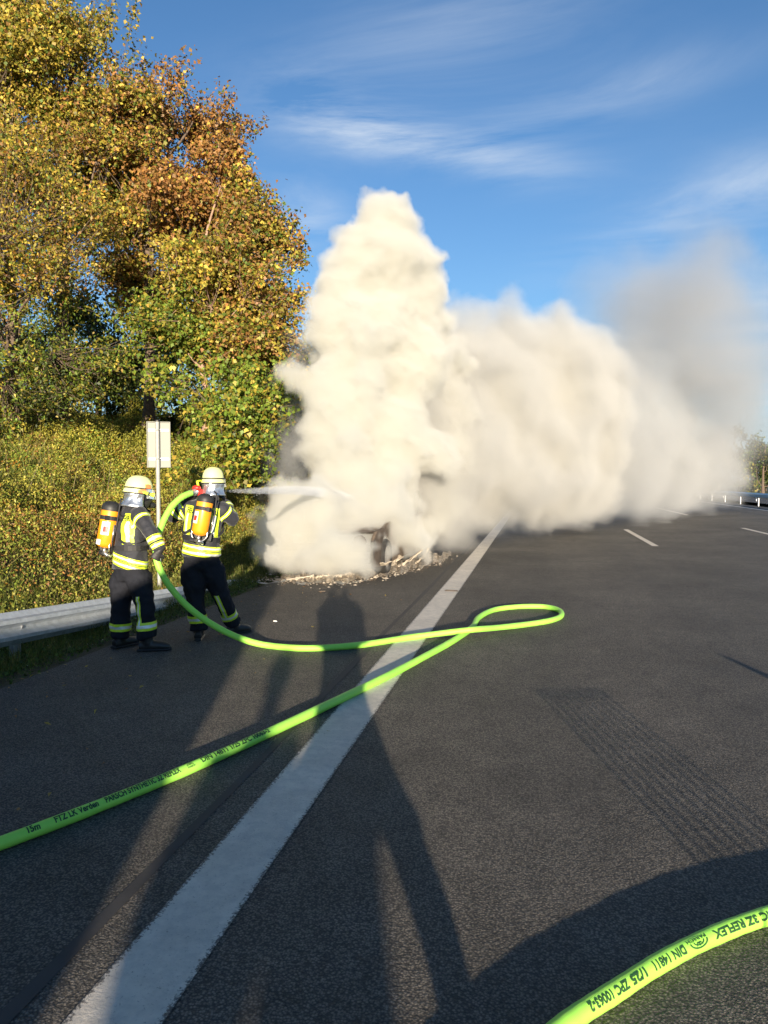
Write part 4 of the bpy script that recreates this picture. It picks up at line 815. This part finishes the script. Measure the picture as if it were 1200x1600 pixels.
# ------------------------------------------------------------------ burnt car
M_CHAR = mat('charred_steel', (.10, .075, .055), .85, .2, noise=(5, .6), bump=(16, .6, .01)); M_ASH = mat('pale_ash_coated_metal', (.42, .36, .28), .9, noise=(7, .35), bump=(24, .8, .01)); M_RUBB = mat('burnt_rubber', (.02, .018, .016), .9, noise=(12, .5), bump=(30, .8, .01))
car = empty('burnt_car', (-3.25, 13.55, 0), rz=R(-3), label='burnt out car wreck almost hidden in the dense smoke', cat='car')
def side_panel(x):                           # outline with wheel arches and window openings cut by quads
    mb = MB(); th = .05 if x > 0 else -.05
    def strip(a, b):                          # a, b: lower and upper outlines (y,z) of equal length
        n = len(a); V = [(x, *p) for p in a] + [(x, *p) for p in b] + [(x - th, *p) for p in a] + [(x - th, *p) for p in b]
        F = []
        for i in range(n - 1): F += [(i, i + 1, n + i + 1, n + i), (2 * n + i, 3 * n + i, 3 * n + i + 1, 2 * n + i + 1), (n + i, n + i + 1, 3 * n + i + 1, 3 * n + i), (i, 2 * n + i, 2 * n + i + 1, i + 1)]
        mb.add(V, F)
    Y = np.linspace(-2.15, 2.15, 44); arch = lambda y: max([.18] + [math.sqrt(max(0, .36 ** 2 - (y - c_) ** 2)) + .30 for c_ in (-1.38, 1.35) if abs(y - c_) < .36])
    top = lambda y: float(np.interp(y, [-2.15, -2.0, -1.0, -.9, 1.7, 2.0, 2.15], [.62, .74, .88, .90, .92, .86, .70]))
    strip([(y, arch(y)) for y in Y], [(y, top(y) + .012 * math.sin(y * 9)) for y in Y])
    roof = lambda y: float(np.interp(y, [-.95, -.25, .3, 1.3, 2.05], [.90, 1.34, 1.42, 1.38, .95]))
    for y0, y1, yt0, yt1 in ((-.95, -.82, -.28, -.18), (.35, .45, .33, .42), (1.25, 1.36, 1.15, 1.25), (1.9, 2.06, 1.55, 1.7)): strip([(y0, .88), (y1, .88)], [(yt0, roof(yt0)), (yt1, roof(yt1))])
    strip([(y, roof(y) - .05) for y in np.linspace(-.28, 1.7, 14)], [(y, roof(y)) for y in np.linspace(-.28, 1.7, 14)])
    return mb
for x in (-.86, .86): side_panel(x).build('side_panel', M_CHAR, car)
def wavy(mb, x0, x1, y0, y1, f, nx=8, ny=8, th=.02):
    V = [(x, y, f(x, y) - d) for d in (0, th) for y in np.linspace(y0, y1, ny + 1) for x in np.linspace(x0, x1, nx + 1)]; k = (nx + 1) * (ny + 1)
    F = [(a_ * (nx + 1) + b_ + o_, a_ * (nx + 1) + b_ + 1 + o_, (a_ + 1) * (nx + 1) + b_ + 1 + o_, (a_ + 1) * (nx + 1) + b_ + o_) for o_ in (0, k) for a_ in range(ny) for b_ in range(nx)]; mb.add(V, F)
m_ = MB(); wavy(m_, -.80, .80, -2.05, -.95, lambda x, y: .76 + (y + 2.05) * .12 + .03 * math.sin(x * 7 + y * 5) - .05 * x * x); m_.build('bonnet', M_CHAR, car, smooth=True)
m_ = MB(); wavy(m_, -.66, .66, -.25, 1.6, lambda x, y: 1.41 - .03 * (y - .6) ** 2 - .05 * x * x + .02 * math.sin(x * 5 + y * 7)); m_.build('roof', M_CHAR, car, smooth=True)
m_ = MB(); m_.box((0, .2, .24), (1.66, 3.9, .06)); m_.build('floor_pan', M_CHAR, car)
m_ = MB(); m_.box((0, -2.12, .50), (1.55, .07, .12)); m_.box((0, -2.08, .30), (1.5, .05, .07)); m_.build('bumper_beam', M_CHAR, car, bevel=.02)
m_ = MB(); m_.box((0, -1.5, .58), (.7, .6, .42)); m_.box((.2, -1.35, .82), (.3, .35, .10)); m_.build('engine', M_CHAR, car, bevel=.03)
m_ = MB(); m_.box((0, 2.1, .62), (1.6, .05, .5)); m_.build('tailgate', M_CHAR, car, bevel=.02)
for sx_ in (-.38, .38): m_ = MB(); m_.box((sx_, .1, .45), (.5, .5, .12)); m_.box((sx_, .38, .80), (.46, .10, .62), Matrix.Rotation(R(-14), 3, 'X')); m_.build('seat_frame', M_CHAR, car, bevel=.03)
for sx_ in (-.62, .62):
    m_ = MB(); m_.lathe([(.001, .03), (.10, .03), (.115, .0), (.09, -.02), (.001, -.03)], (sx_, -2.13, .60), Matrix.Rotation(R(90), 3, 'X'), 16); m_.build('headlight_housing', M_CHAR, car, smooth=True)
for sx_ in (-.80, .80):
    for yy in (-1.38, 1.35):
        Rw = Matrix.Rotation(R(90), 3, 'Y'); m_ = MB(); m_.lathe([(.19, -.09), (.27, -.10), (.30, -.06), (.30, .06), (.27, .10), (.19, .09)], (sx_, yy, .30), Rw, 24); wl = m_.build('wheel', M_RUBB, car, smooth=True)
        m_ = MB(); m_.lathe([(.19, -.08), (.175, -.07), (.16, 0), (.175, .07), (.19, .08)], (sx_, yy, .30), Rw, 24)
        for a in range(5): m_.tube([(sx_ + (.05 if sx_ > 0 else -.05), yy, .30), (sx_ + (.05 if sx_ > 0 else -.05), yy + math.cos(a * 1.257) * .17, .30 + math.sin(a * 1.257) * .17)], .022, 6)
        m_.build('rim', M_CHAR, wl)
# buckled strips of panel and ash on the road around the wreck
rr_ = np.random.default_rng(31)
deb = [((560, 893), .50, 15), ((585, 899), .62, -35), ((612, 890), .50, 60), ((640, 889), .45, 20), ((578, 884), .55, 70), ((625, 880), .38, -10), ((605, 872), .42, 80), ((470, 910), .42, 5), ((500, 908), .35, -20), ((660, 883), .25, 30), ((535, 905), .30, 40), ((600, 884), .4, 10)]
dl = ['pale burnt panel strip leaning beside the wreck, left piece', 'long pale buckled strip crossing others at the wreck corner', 'upturned pale metal scrap under the dark burnt upright', 'curled ash white scrap at the right end of the wreckage', 'tall bent strip sticking up from the wreckage', 'short pale scrap near the right end of the wreckage', 'dark twisted scrap standing at the wreck corner', 'flat ash covered strip on the road at the far left of the debris', 'small flat ash covered strip left of centre in the debris', 'smallest pale scrap lying furthest right on the road', 'thin pale scrap between the flat strips and the pile', 'crumpled pale sheet in the middle of the pile']
for i, ((px, py), ln_, ang) in enumerate(deb):
    p = gnd(px, py); n = 9; V = []; wd = ln_ * rr_.uniform(.18, .32); ph = rr_.uniform(0, 6); lift = .06 if i in (7, 8, 10) else rr_.uniform(.10, .34)
    if i in (4, 6): lift = .5
    for a_ in range(n):
        for b_ in range(4):
            u = a_ / (n - 1) - .5; v_ = b_ / 3 - .5; V.append((u * ln_ * (1 if lift < .4 else .5), v_ * wd * (1 + .4 * math.sin(a_ * 1.7 + ph)), .012 + lift * (u + .5) ** 1.4 + .035 * abs(math.sin(a_ * 1.3 + b_ + ph)) + .02 * rr_.uniform()))
    m_ = MB(); m_.add(V, [(a_ * 4 + b_, a_ * 4 + b_ + 1, (a_ + 1) * 4 + b_ + 1, (a_ + 1) * 4 + b_) for a_ in range(n - 1) for b_ in range(3)])
    o = m_.build('burnt_scrap', M_ASH if i not in (6,) else M_CHAR, label=dl[i], cat='debris', group='burnt scraps beside the wreck'); o.location = p; o.rotation_euler = (0, 0, R(ang)); s_ = o.modifiers.new('s', 'SOLIDIFY'); s_.thickness = .012
gxx = np.linspace(425, 705, 90); m_ = MB(); V = []
for a_ in range(90):
    for b_ in range(12):
        v_ = b_ / 11; py = np.interp(gxx[a_], [425, 540, 640, 705], [907, 910, 892, 872]) + 3 * math.sin(a_ * .7) + 2.2 * math.sin(a_ * 1.9) - 22 * v_ * math.sin(math.pi * (a_ + 2) / 94) ** .5 * (1 if gxx[a_] > 540 else .5); p = gnd(gxx[a_], py); V.append(p)
V = np.array(V); hh = np.abs(vnoise(V, 3.2, 40)) * .16 + np.abs(vnoise(V, 9, 41)) * .05 + np.abs(vnoise(V, 24, 42)) * .012
vv = np.tile(np.arange(12) / 11, 90); V[:, 2] = .003 + hh * np.clip(np.sin(vv * 2.4), 0, 1) * np.clip(np.sin(np.repeat(np.linspace(0, math.pi, 90), 12)) * 2.2, 0, 1) - .02 * (vv == 0)
m_.add(V, [(a_ * 12 + b_, (a_ + 1) * 12 + b_, (a_ + 1) * 12 + b_ + 1, a_ * 12 + b_ + 1) for a_ in range(89) for b_ in range(11)]); m_.build('ash_heap', mat('mixed_ash', (.30, .255, .20), .95, noise=(11, .75, 8), bump=(40, .9, .02)), kind='stuff')
fx = np.linspace(400, 575, 40); m_ = MB(); V = []
for a_ in range(40):
    for s_ in (-1, 1): V.append(gnd(fx[a_], 909 + 2.5 * math.sin(a_ * .45) + s_ * (1.6 + 1.2 * math.sin(a_ * .9)) * math.sin(math.pi * a_ / 39) ** .5, .005))
m_.add(V, [(2 * i, 2 * i + 2, 2 * i + 3, 2 * i + 1) for i in range(39)]); m_.build('pale_strip', mat('pale_strip_grey', (.33, .32, .29), .6, noise=(20, .5)), kind='stuff')  # pale grey strip laid along the wet edge of the debris
n = 1500; m_ = MB(); rr_ = np.random.default_rng(8)
for i in range(n):
    t = rr_.uniform(); px = 400 + 300 * t + rr_.normal() * 10; py = np.interp(px, [400, 540, 640, 720], [907, 911, 893, 872]) + rr_.normal() * 3.2 - abs(rr_.normal()) * 4; p = gnd(px, py); s = rr_.uniform(.004, .018) * (1 if rr_.uniform() < .9 else 2.2)
    M_ = Matrix.Rotation(rr_.uniform(0, 6), 3, 'Z'); m_.cur = int(rr_.uniform() < .6); m_.add([p + M_ @ Vector((a[0] * s * 1.4, a[1] * s, abs(a[2]) * s * .6 if a[2] > 0 else 0)) for a in ICO0[0]], ICO0[1])
m_.build('ash_rubble', [M_ASH, M_CHAR], kind='stuff')
sh_ = MB(); gl = gnd(535, 900); sh_.tube([gl + Vector((0, 0, .0)), gl + Vector((-.05, .02, .07)), gl + Vector((.02, 0, .13))], [.02, .015, .02], 8)
for k, (px, py, s) in enumerate(((503, 925, .10), (705, 924, .20), (113, 910, .0), (430, 972, .05))):
    if s: m_ = MB(); m_.box((0, 0, .006), (s, s * .22, .012), None, .8); o = m_.build('road_scrap', [M_CHAR, M_CHAR, M_CHAR, M_LABEL][k], label=['small black scrap on the asphalt just in front of the wreck', 'thin black strip lying across the solid white line', '', 'tiny white shred on the shoulder right of the firefighters'][k], cat='debris'); q_ = gnd(px, py); o.location = (q_.x, q_.y, .006); o.rotation_euler = (0, 0, [.5, -.1, 0, -.3][k])

# ------------------------------------------------------------------ unseen things behind the camera
sx2, sy2 = SUN_D.y, -SUN_D.x                 # lateral axis (to the right of the sun line)
def st(s, t, z=0): return Vector((sx2 * s + SUN_D.x * t, sy2 * s + SUN_D.y * t, z))
M_COAT = mat('dark_coat', (.03, .03, .035), .85, noise=(9, .3), bump=(30, .4, .006)); M_JEANS = mat('dark_trousers', (.03, .035, .05), .85, noise=(9, .3)); M_HAIR = mat('brown_hair', (.05, .03, .018), .7, noise=(30, .4), bump=(60, .6, .006))
def bystander(label, s, t, h, hands, w_=1.0, legs=(-.1, .1), coat=.45):
    o = st(s, t); r_ = empty('person', o, label=label, cat='person'); X = st(1, 0).normalized(); Y = SUN_D; k = h / 1.75; b = MB()
    P = lambda a, f, z: X * a * w_ + Y * f + Vector((0, 0, z * k))
    b.tube([P(0, 0, .86), P(0, 0, 1.0), P(0, 0, 1.2), P(0, 0, 1.38), P(0, 0, 1.47)], [(.16 * w_, .12), (.165 * w_, .12), (.17 * w_, .12), (.19 * w_, .10), (.06, .06)], 18, upv=X)
    b.tube([P(0, 0, 1.44), P(0, .01, 1.56)], .055, 12); b.ball(P(0, .02, 1.635), .098, 16, 10, None, (.85, .98, 1.12))
    b.ball(P(0, .118, 1.625), .018, 8, 6)
    for i, (sg, lx) in enumerate(((-1, legs[0]), (1, legs[1]))):
        b.tube([P(sg * .09, 0, .92), P(lx * .95 if abs(lx) > .2 else (sg * .09 + lx) / 2, .02, .50), P(lx, 0, .08)], [.095, .068, .050], 14)
        e, hd = hands[i]; b.ball(P(sg * .20, 0, 1.38), .07, 10, 8); b.tube([P(sg * .20, 0, 1.38), Vector(e) - o], [.064, .050], 12); b.ball(Vector(e) - o, .05, 10, 8); b.tube([Vector(e) - o, Vector(hd) - o], [.050, .036], 12)
    bd = fused(b, .018, 4, [(.12, .02)]); link('body', bd, [M_COAT], r_, smooth=True)
    m_ = MB(); m_.tube([P(0, 0, coat), P(0, 0, .86), P(0, 0, 1.02)], [((.36 if coat > .5 else .22) * w_, .16), (.19 * w_, .14), (.172 * w_, .127)], 22, caps=False, upv=X); c_ = m_.build('coat_skirt', M_COAT, r_, smooth=True)
    m_ = MB(); m_.ball(P(0, .0, 1.665), .112, 16, 10, None, (.88, 1.0, .95)); m_.build('hair', M_HAIR, r_, smooth=True)
    for i, lx in enumerate(legs): boot(r_, P(lx, 0, .10), .002, Y)
    for i, (e, hd) in enumerate(hands): glove(r_, Vector(hd) - o, (Vector(hd) - Vector(e)), Y if i == 0 else Y, 35, i == 0, .95, M_SKIN, 'hand')
    return r_
bystander('photographer holding the phone up in front of the face, seen only as the middle shadow', .03, -.42, 1.42, ((st(-.15, -.22, 1.10), st(-.10, -.17, 1.40)), (st(.19, -.22, 1.10), st(.12, -.17, 1.40))), 1.02, (-.12, .34), .64)
o_ = st(.02, -.46, 0); m_ = MB(); m_.ball((0, 0, 1.265), .2, 20, 14, None, (1.48, .75, .92)); hd_ = m_.build('shadow_filler', M_COAT, bpy.data.objects['person'], smooth=True)  # unseen ball added to round out the head and arms in the middle shadow
m_ = MB(); M_ph = Matrix((RT, FW, UP)).transposed(); m_.box((0, 0, 0), (.075, .009, .155), M_ph); ph = m_.build('phone', M_BLACKP, label='phone held upright by the photographer, seen only as a shadow', cat='phone', bevel=.002); ph.location = CP - FW * .03 - UP * .04
bystander('bystander behind the photographer, casting the shadow left of the middle one', -.48, -5.0, 1.62, ((st(-.72, -5.0, 1.08), st(-.62, -4.8, .92)), (st(-.28, -5.0, 1.08), st(-.34, -4.8, .92))), .95, (-.10, .10), .45)
bystander('unseen bystander added straight behind the photographer to fill the middle shadow', -.04, -6.2, 1.62, ((st(-.22, -6.2, 1.08), st(-.18, -6.0, .92)), (st(.13, -6.2, 1.08), st(.10, -6.0, .92))), .78, (-.11, .11), .40)  # extra figure, never in view, closes the gap in the middle shadow
# unseen truck added side on, its outline shaped to throw the shoulder shadow
M_TRUCK = mat('red_truck_paint', (.45, .03, .02), .35, noise=(3, .1), coat=.4); M_GLASS = mat('dark_window_glass', (.02, .025, .03), .08, noise=(2, .1))
tr = empty('truck', st(-3.2, -5.2), rz=math.atan2(sy2, sx2), label='unseen red truck added behind the photographer, shaped to throw the shadow over the shoulder', cat='truck')
prof = [(-2.4, .40), (-2.4, 1.62), (-2.3, 1.70), (.55, 1.78), (1.25, 2.12), (1.85, 2.44), (2.15, 2.46), (2.28, 2.36), (2.32, 2.2), (2.32, .40)]
n = len(prof); V = [(x, y, z) for y in (-1.0, 1.0) for x, z in prof]; m_ = MB(); m_.add(V, [tuple(range(n)), tuple(reversed(range(n, 2 * n)))] + [((i + 1) % n, i, n + i, n + (i + 1) % n) for i in range(n)]); m_.build('body', M_TRUCK, tr, bevel=.05)
for y in (-1.003, 1.003): m_ = MB(); m_.box((1.75, y, 1.85), (.75, .012, .5)); m_.build('window', M_GLASS, tr, bevel=.004)
for x in (-1.5, 1.4):
    for y in (-.92, .92): m_ = MB(); m_.lathe([(.001, -.13), (.25, -.13), (.42, -.12), (.45, -.08), (.45, .08), (.42, .12), (.25, .13), (.001, .13)], (x, y, .452), Matrix.Rotation(R(90), 3, 'X'), 24); m_.build('wheel', M_RUBB, tr, smooth=True)
# unseen cone, added for its pointed shadow, and wire rack beyond the right edge
M_CONE = mat('cone_orange', (.75, .14, .02), .5, noise=(8, .1)); cn = empty('traffic_cone', st(3.49, 1.15), label='unseen orange traffic cone added outside the right edge to throw the pointed shadow', cat='traffic cone')
m_ = MB(); m_.lathe([(.001, .74), (.022, .735), (.030, .70), (.125, .03), (.125, .03)], (0, 0, 0), None, 24); m_.build('cone_body', M_CONE, cn, smooth=True)
m_ = MB(); m_.box((0, 0, .016), (.36, .36, .03)); m_.build('base', M_BLACKP, cn, bevel=.008); m_ = MB(); m_.lathe([(.074, .40), (.048, .56)], (0, 0, .003), None, 24); m_.build('reflective_sleeve', M_WHITEP, cn, smooth=True)
rk = empty('wire_rack', st(1.745, -.15), rz=math.atan2(sy2, sx2), label='steel rack of thin rods beyond the right edge, casting the comb of shadow lines', cat='rack')
for i in range(9): m_ = MB(); m_.tube([(-.24 + .06 * i, 0, .05), (-.24 + .06 * i, 0, .75)], .006, 8); m_.build('rod', M_GALVD, rk, smooth=True)
m_ = MB(); m_.tube([(-.27, 0, .765), (.27, 0, .765)], .007, 10); m_.build('top_bar', M_GALVD, rk, smooth=True)
m_ = MB(); m_.box((0, 0, .03), (.56, .04, .03)); m_.box((-.26, 0, .008), (.04, .34, .014)); m_.box((.26, 0, .008), (.04, .34, .014)); m_.build('foot_frame', M_GALVD, rk, bevel=.004)
# ------------------------------------------------------------------ smoke
def smoke_material(name, density, col, absorb=None, g=0.0):
    m = bpy.data.materials.new(name); m.use_nodes = True; nt = m.node_tree
    for n in list(nt.nodes): nt.nodes.remove(n)
    o = nt.nodes.new('ShaderNodeOutputMaterial'); v = nt.nodes.new('ShaderNodeVolumePrincipled')
    v.inputs['Color'].default_value = (*col, 1); v.inputs['Density'].default_value = density; v.inputs['Anisotropy'].default_value = g
    if absorb: v.inputs['Absorption Color'].default_value = (*absorb, 1)
    nt.links.new(v.outputs[0], o.inputs['Volume']); return m
def ico_np(sub):
    bm = bmesh.new(); bmesh.ops.create_icosphere(bm, subdivisions=sub, radius=1); V = np.array([v.co for v in bm.verts]); F = np.array([[v.index for v in f.verts] for f in bm.faces]); bm.free(); return V, F
ICO2 = ico_np(2); ICO1 = ico_np(1)
def puffs(seed, levels, child=(10, .42), grand=(5, .42)):
    r = np.random.default_rng(seed); S = []
    for (px, py, rp, Z) in levels:
        c = np.array(at(px, py, Z)); rad = rp * Z / FPX; S.append((c, rad))
        for k in range(child[0]):
            d = r.normal(size=3); d /= np.linalg.norm(d); rr = rad * child[1] * r.uniform(.6, 1.25); c2 = c + d * (rad * r.uniform(.72, .98)); 
            if c2[2] < rr * .4: c2[2] = rr * .4
            S.append((c2, rr))
            for j in range(grand[0]):
                e = r.normal(size=3) + d * 1.2; e /= np.linalg.norm(e); r3 = rr * grand[1] * r.uniform(.6, 1.3); S.append((c2 + e * rr * .9, r3))
    return S
def cloud_mesh(name, S, voxel, disp, shrink=0.0):
    V = []; F = []; b = 0
    for c, rad in S:
        rad = rad - shrink
        if rad < voxel * 1.2: continue
        iv, if_ = ICO2 if rad > voxel * 5 else ICO1
        V.append(iv * rad + c); F.append(if_ + b); b += len(iv)
    o = link(name, mesh_np(name, np.concatenate(V), np.concatenate(F)), None)
    rm = o.modifiers.new('r', 'REMESH'); rm.mode = 'VOXEL'; rm.voxel_size = voxel; rm.use_smooth_shade = True
    for i, (kind, size, st) in enumerate(disp):
        tx = bpy.data.textures.new('t', kind)
        if kind == 'CLOUDS': tx.noise_scale = size; tx.noise_depth = 4; tx.noise_basis = 'ORIGINAL_PERLIN'
        else: tx.noise_scale = size; tx.distance_metric = 'DISTANCE_SQUARED'; tx.noise_intensity = 1.1
        d = o.modifiers.new('d', 'DISPLACE'); d.texture = tx; d.strength = st; d.mid_level = .5 if kind == 'CLOUDS' else .35; d.texture_coords = 'GLOBAL'
    me = baked(o)
    n = len(me.vertices); co = np.empty(n * 3, np.float32); me.vertices.foreach_get('co', co); co = co.reshape(-1, 3)
    co[:, 2] = np.maximum(co[:, 2], .012); me.vertices.foreach_set('co', co.ravel()); me.update()
    return me
WARM, MIDC, GREYC, VEILC = (.835, .832, .795), (.775, .77, .745), (.72, .725, .72), (.58, .59, .60)
COLUMN = [(684, 505, 26, 15.4), (692, 560, 38, 15.7), (700, 640, 42, 15.9), (702, 715, 46, 15.7), (690, 785, 36, 15.4), (660, 830, 28, 14.8), (585, 838, 13, 11.9), (600, 848, 10, 11.5), (572, 845, 14, 11.6), (626, 348, 30, 14.4), (598, 322, 22, 14.3), (632, 325, 14, 14.4), (575, 850, 17, 11.7), (655, 380, 20, 14.6), (630, 840, 30, 13.4), (600, 868, 20, 12.3), (555, 860, 24, 11.35), (518, 852, 28, 11.3), (578, 886, 13, 11.3), (480, 884, 22, 11.3), (650, 848, 22, 13.3), (662, 872, 14, 13.2), (535, 880, 20, 11.3), (590, 850, 30, 12.6), (625, 825, 34, 13.2), (560, 872, 22, 11.7), (520, 880, 24, 11.6), (650, 850, 22, 14.2), (610, 800, 40, 12.8), (500, 800, 40, 11.8), (432, 868, 34, 11.9), (425, 825, 34, 12.0), (452, 790, 36, 12.1), (440, 765, 22, 12.1), (480, 862, 42, 12.0), (500, 815, 50, 12.2), (545, 855, 38, 12.2), (560, 810, 48, 12.8), (600, 790, 50, 13.6),
    (540, 745, 55, 13.2), (590, 740, 70, 14), (525, 700, 48, 13.4), (600, 680, 80, 14.2), (545, 640, 62, 13.6), (505, 620, 36, 13.3), (462, 590, 25, 13.3), (445, 575, 13, 13.3), (560, 580, 68, 14), (620, 590, 70, 14.6),
    (525, 520, 46, 13.8), (590, 510, 72, 14.3), (640, 490, 48, 14.8), (672, 455, 30, 14.9), (535, 450, 44, 14), (600, 430, 62, 14.4), (545, 400, 30, 14), (590, 375, 48, 14.3), (585, 335, 32, 14.3), (615, 330, 24, 14.3), (648, 358, 16, 14.4), (640, 400, 42, 14.6), (560, 360, 22, 14.1)]
PLUME = [(750, 832, 25, 16.6), (735, 856, 13, 15.7), (740, 846, 17, 16.2), (718, 848, 20, 15.7), (775, 838, 22, 17.2), (700, 862, 11, 14.9), (825, 828, 18, 19), (668, 560, 52, 15.3), (668, 640, 58, 15.2), (676, 720, 55, 15.2), (660, 785, 42, 14.9), (640, 740, 50, 14.9), (700, 660, 60, 15.8), (705, 500, 40, 16.6), (800, 505, 40, 19), (870, 515, 40, 20.5), (950, 600, 45, 24), (730, 700, 80, 16.5), (860, 700, 80, 19.5), (700, 560, 60, 16.2), (830, 800, 40, 20.5), (900, 800, 30, 24), (690, 620, 80, 16), (720, 540, 60, 17), (745, 500, 38, 17.5), (790, 530, 50, 18.5), (770, 620, 95, 18), (680, 720, 90, 16), (700, 800, 52, 16.2), (760, 730, 95, 18), (840, 540, 48, 20), (850, 620, 95, 21), (900, 550, 48, 22), (935, 545, 30, 22.5), (910, 650, 80, 22.5), (850, 750, 82, 20.5), (780, 790, 48, 18.3), (660, 830, 42, 15.8), (725, 830, 22, 16.8), (920, 760, 60, 23)]
FARP = [(985, 560, 34, 26), (1020, 600, 40, 28), (1060, 780, 40, 31), (1110, 780, 26, 35), (960, 790, 34, 25), (960, 620, 50, 24), (960, 720, 85, 24.5), (1010, 650, 60, 27), (1040, 720, 75, 29), (1000, 770, 48, 27), (1075, 660, 45, 31), (1090, 740, 55, 33), (1120, 700, 42, 35), (1135, 755, 34, 37), (1060, 590, 34, 30), (1010, 580, 30, 27)]
VEIL = [(1010, 560, 60, 28), (1130, 650, 50, 33), (1185, 600, 36, 34), (1190, 520, 30, 34), (970, 500, 55, 26), (1150, 470, 40, 32), (1165, 570, 45, 33), (1175, 690, 36, 35), (1120, 370, 22, 30), (950, 560, 45, 25), (1020, 410, 34, 28), (1040, 480, 85, 27), (1100, 430, 55, 29), (1060, 560, 100, 29), (1120, 600, 70, 31), (1165, 640, 40, 33), (990, 540, 60, 26), (1000, 440, 40, 27), (1140, 520, 45, 31), (1085, 380, 28, 29)]
DARKV = [(455, 660, 42, 15.6), (440, 720, 40, 15.4), (470, 710, 45, 15.0), (430, 630, 26, 15.8), (455, 610, 30, 15.5), (480, 560, 30, 15.5)]
def vol_material(name, density, col, lo, hi, scale, detail=5, rough=.6, amt=.5, absorb=None):
    """fog grid eroded by noise: billowed edge, soft inside"""
    m = bpy.data.materials.new(name); m.use_nodes = True; nt = m.node_tree
    for n in list(nt.nodes): nt.nodes.remove(n)
    q = NB(m); o = q.n('ShaderNodeOutputMaterial'); v = q.n('ShaderNodeVolumePrincipled'); v.inputs['Color'].default_value = (*col, 1); v.inputs['Density Attribute'].default_value = ''
    if absorb: v.inputs['Absorption Color'].default_value = (*absorb, 1)
    a = q.n('ShaderNodeAttribute', attribute_name='density'); co = q.n('ShaderNodeTexCoord').outputs['Object']
    nz = q.noise(scale, detail, rough, co, .4)
    e = q.math('ADD', a.outputs['Fac'], q.math('MULTIPLY', q.math('SUBTRACT', nz, .5), amt * 2))
    inside = q.math('GREATER_THAN', a.outputs['Fac'], .004)
    d = q.math('MULTIPLY', q.math('MULTIPLY', q.ramp(e, lo, hi, 0, 1), inside), density); q.l(d, v.inputs['Density']); q.l(v.outputs[0], o.inputs['Volume']); return m
def fog_group(voxel, band, m):
    g = bpy.data.node_groups.new('fog', 'GeometryNodeTree'); g.interface.new_socket('Geometry', in_out='INPUT', socket_type='NodeSocketGeometry'); g.interface.new_socket('Geometry', in_out='OUTPUT', socket_type='NodeSocketGeometry')
    i = g.nodes.new('NodeGroupInput'); o = g.nodes.new('NodeGroupOutput'); mv = g.nodes.new('GeometryNodeMeshToVolume'); sm = g.nodes.new('GeometryNodeSetMaterial')
    mv.resolution_mode = 'VOXEL_SIZE'; mv.inputs['Voxel Size'].default_value = voxel; mv.inputs['Interior Band Width'].default_value = band; mv.inputs['Density'].default_value = 1.0
    sm.inputs['Material'].default_value = m
    g.links.new(i.outputs[0], mv.inputs[0]); g.links.new(mv.outputs[0], sm.inputs[0]); g.links.new(sm.outputs[0], o.inputs[0]); return g
def fog(name, me, voxel, band, m, parent=None, **k):
    o = link(name, me, m, parent, kind='stuff', **k); md = o.modifiers.new('fog', 'NODES'); md.node_group = fog_group(voxel, band, m); return o
def core(name, S, voxel, disp, m, shrink, **k):
    return link(name, cloud_mesh(name, S, voxel, disp, shrink), m, kind='stuff', **k)
sA = puffs(3, COLUMN, (11, .46), (5, .46))
cA = core('smoke', sA, .06, [('CLOUDS', .5, .30)], smoke_material('dense_smoke', 3.0, WARM), .22, label='dense cream white smoke column rising from the burning car', cat='smoke')
fog('smoke_billow', cloud_mesh('smoke_billow', sA, .06, [('CLOUDS', .55, .34), ('VORONOI', .22, -.13), ('CLOUDS', .12, .09)], -.06), .048, .32, vol_material('billow_smoke', 7.0, WARM, .16, .66, 2.4, 6, .60, .42), cA)
sB = puffs(5, PLUME, (8, .45), (3, .45))
cB = core('smoke', sB, .12, [('CLOUDS', .9, .6)], smoke_material('plume_smoke', 1.2, MIDC), .45, label='broad beige smoke plume drifting right over the lanes', cat='smoke')
fog('smoke_billow', cloud_mesh('smoke_billow', sB, .11, [('CLOUDS', 1.1, .9), ('CLOUDS', .4, .25)], -.25), .11, 1.1, vol_material('plume_billow', 2.6, MIDC, .14, .85, .85, 6, .58, .55), cB)
sC = puffs(6, FARP, (8, .45), (2, .45))
cC = core('smoke', sC, .2, [('CLOUDS', 1.6, 1.2)], smoke_material('far_smoke', .35, GREYC), .5, label='pale grey smoke trailing low at the right of the road', cat='smoke')
fog('smoke_billow', cloud_mesh('smoke_billow', sC, .2, [('CLOUDS', 1.8, 1.4)], -.5), .2, 2.0, vol_material('far_billow', 1.35, GREYC, .06, 1.1, .5, 5, .56, .55), cC)
sD = puffs(8, VEIL, (5, .6), (0, .45))
cD = core('smoke', sD, .3, [('CLOUDS', 2.5, 1.6)], smoke_material('veil_smoke', .012, VEILC), .9, label='thin grey smoke veil in the sky at the right', cat='smoke')
fog('smoke_billow', cloud_mesh('smoke_billow', sD, .3, [('CLOUDS', 2.5, 2.0)], -.9), .26, 3.2, vol_material('veil_billow', .56, VEILC, .06, 1.2, .38, 5, .56, .6), cD)
sE = puffs(9, DARKV, (6, .55), (0, .45))
cE = core('smoke', sE, .1, [('CLOUDS', .8, .5)], smoke_material('grey_smoke', .12, VEILC), .25, label='dim grey smoke drifting in front of the dark trees', cat='smoke')  # thin smoke in the same grey as the veil
fog('smoke_billow', cloud_mesh('smoke_billow', sE, .1, [('CLOUDS', .8, .6)], -.3), .1, 1.0, vol_material('grey_billow', 1.3, VEILC, .15, 1.1, 1.4, 5, .6, .9), cE)
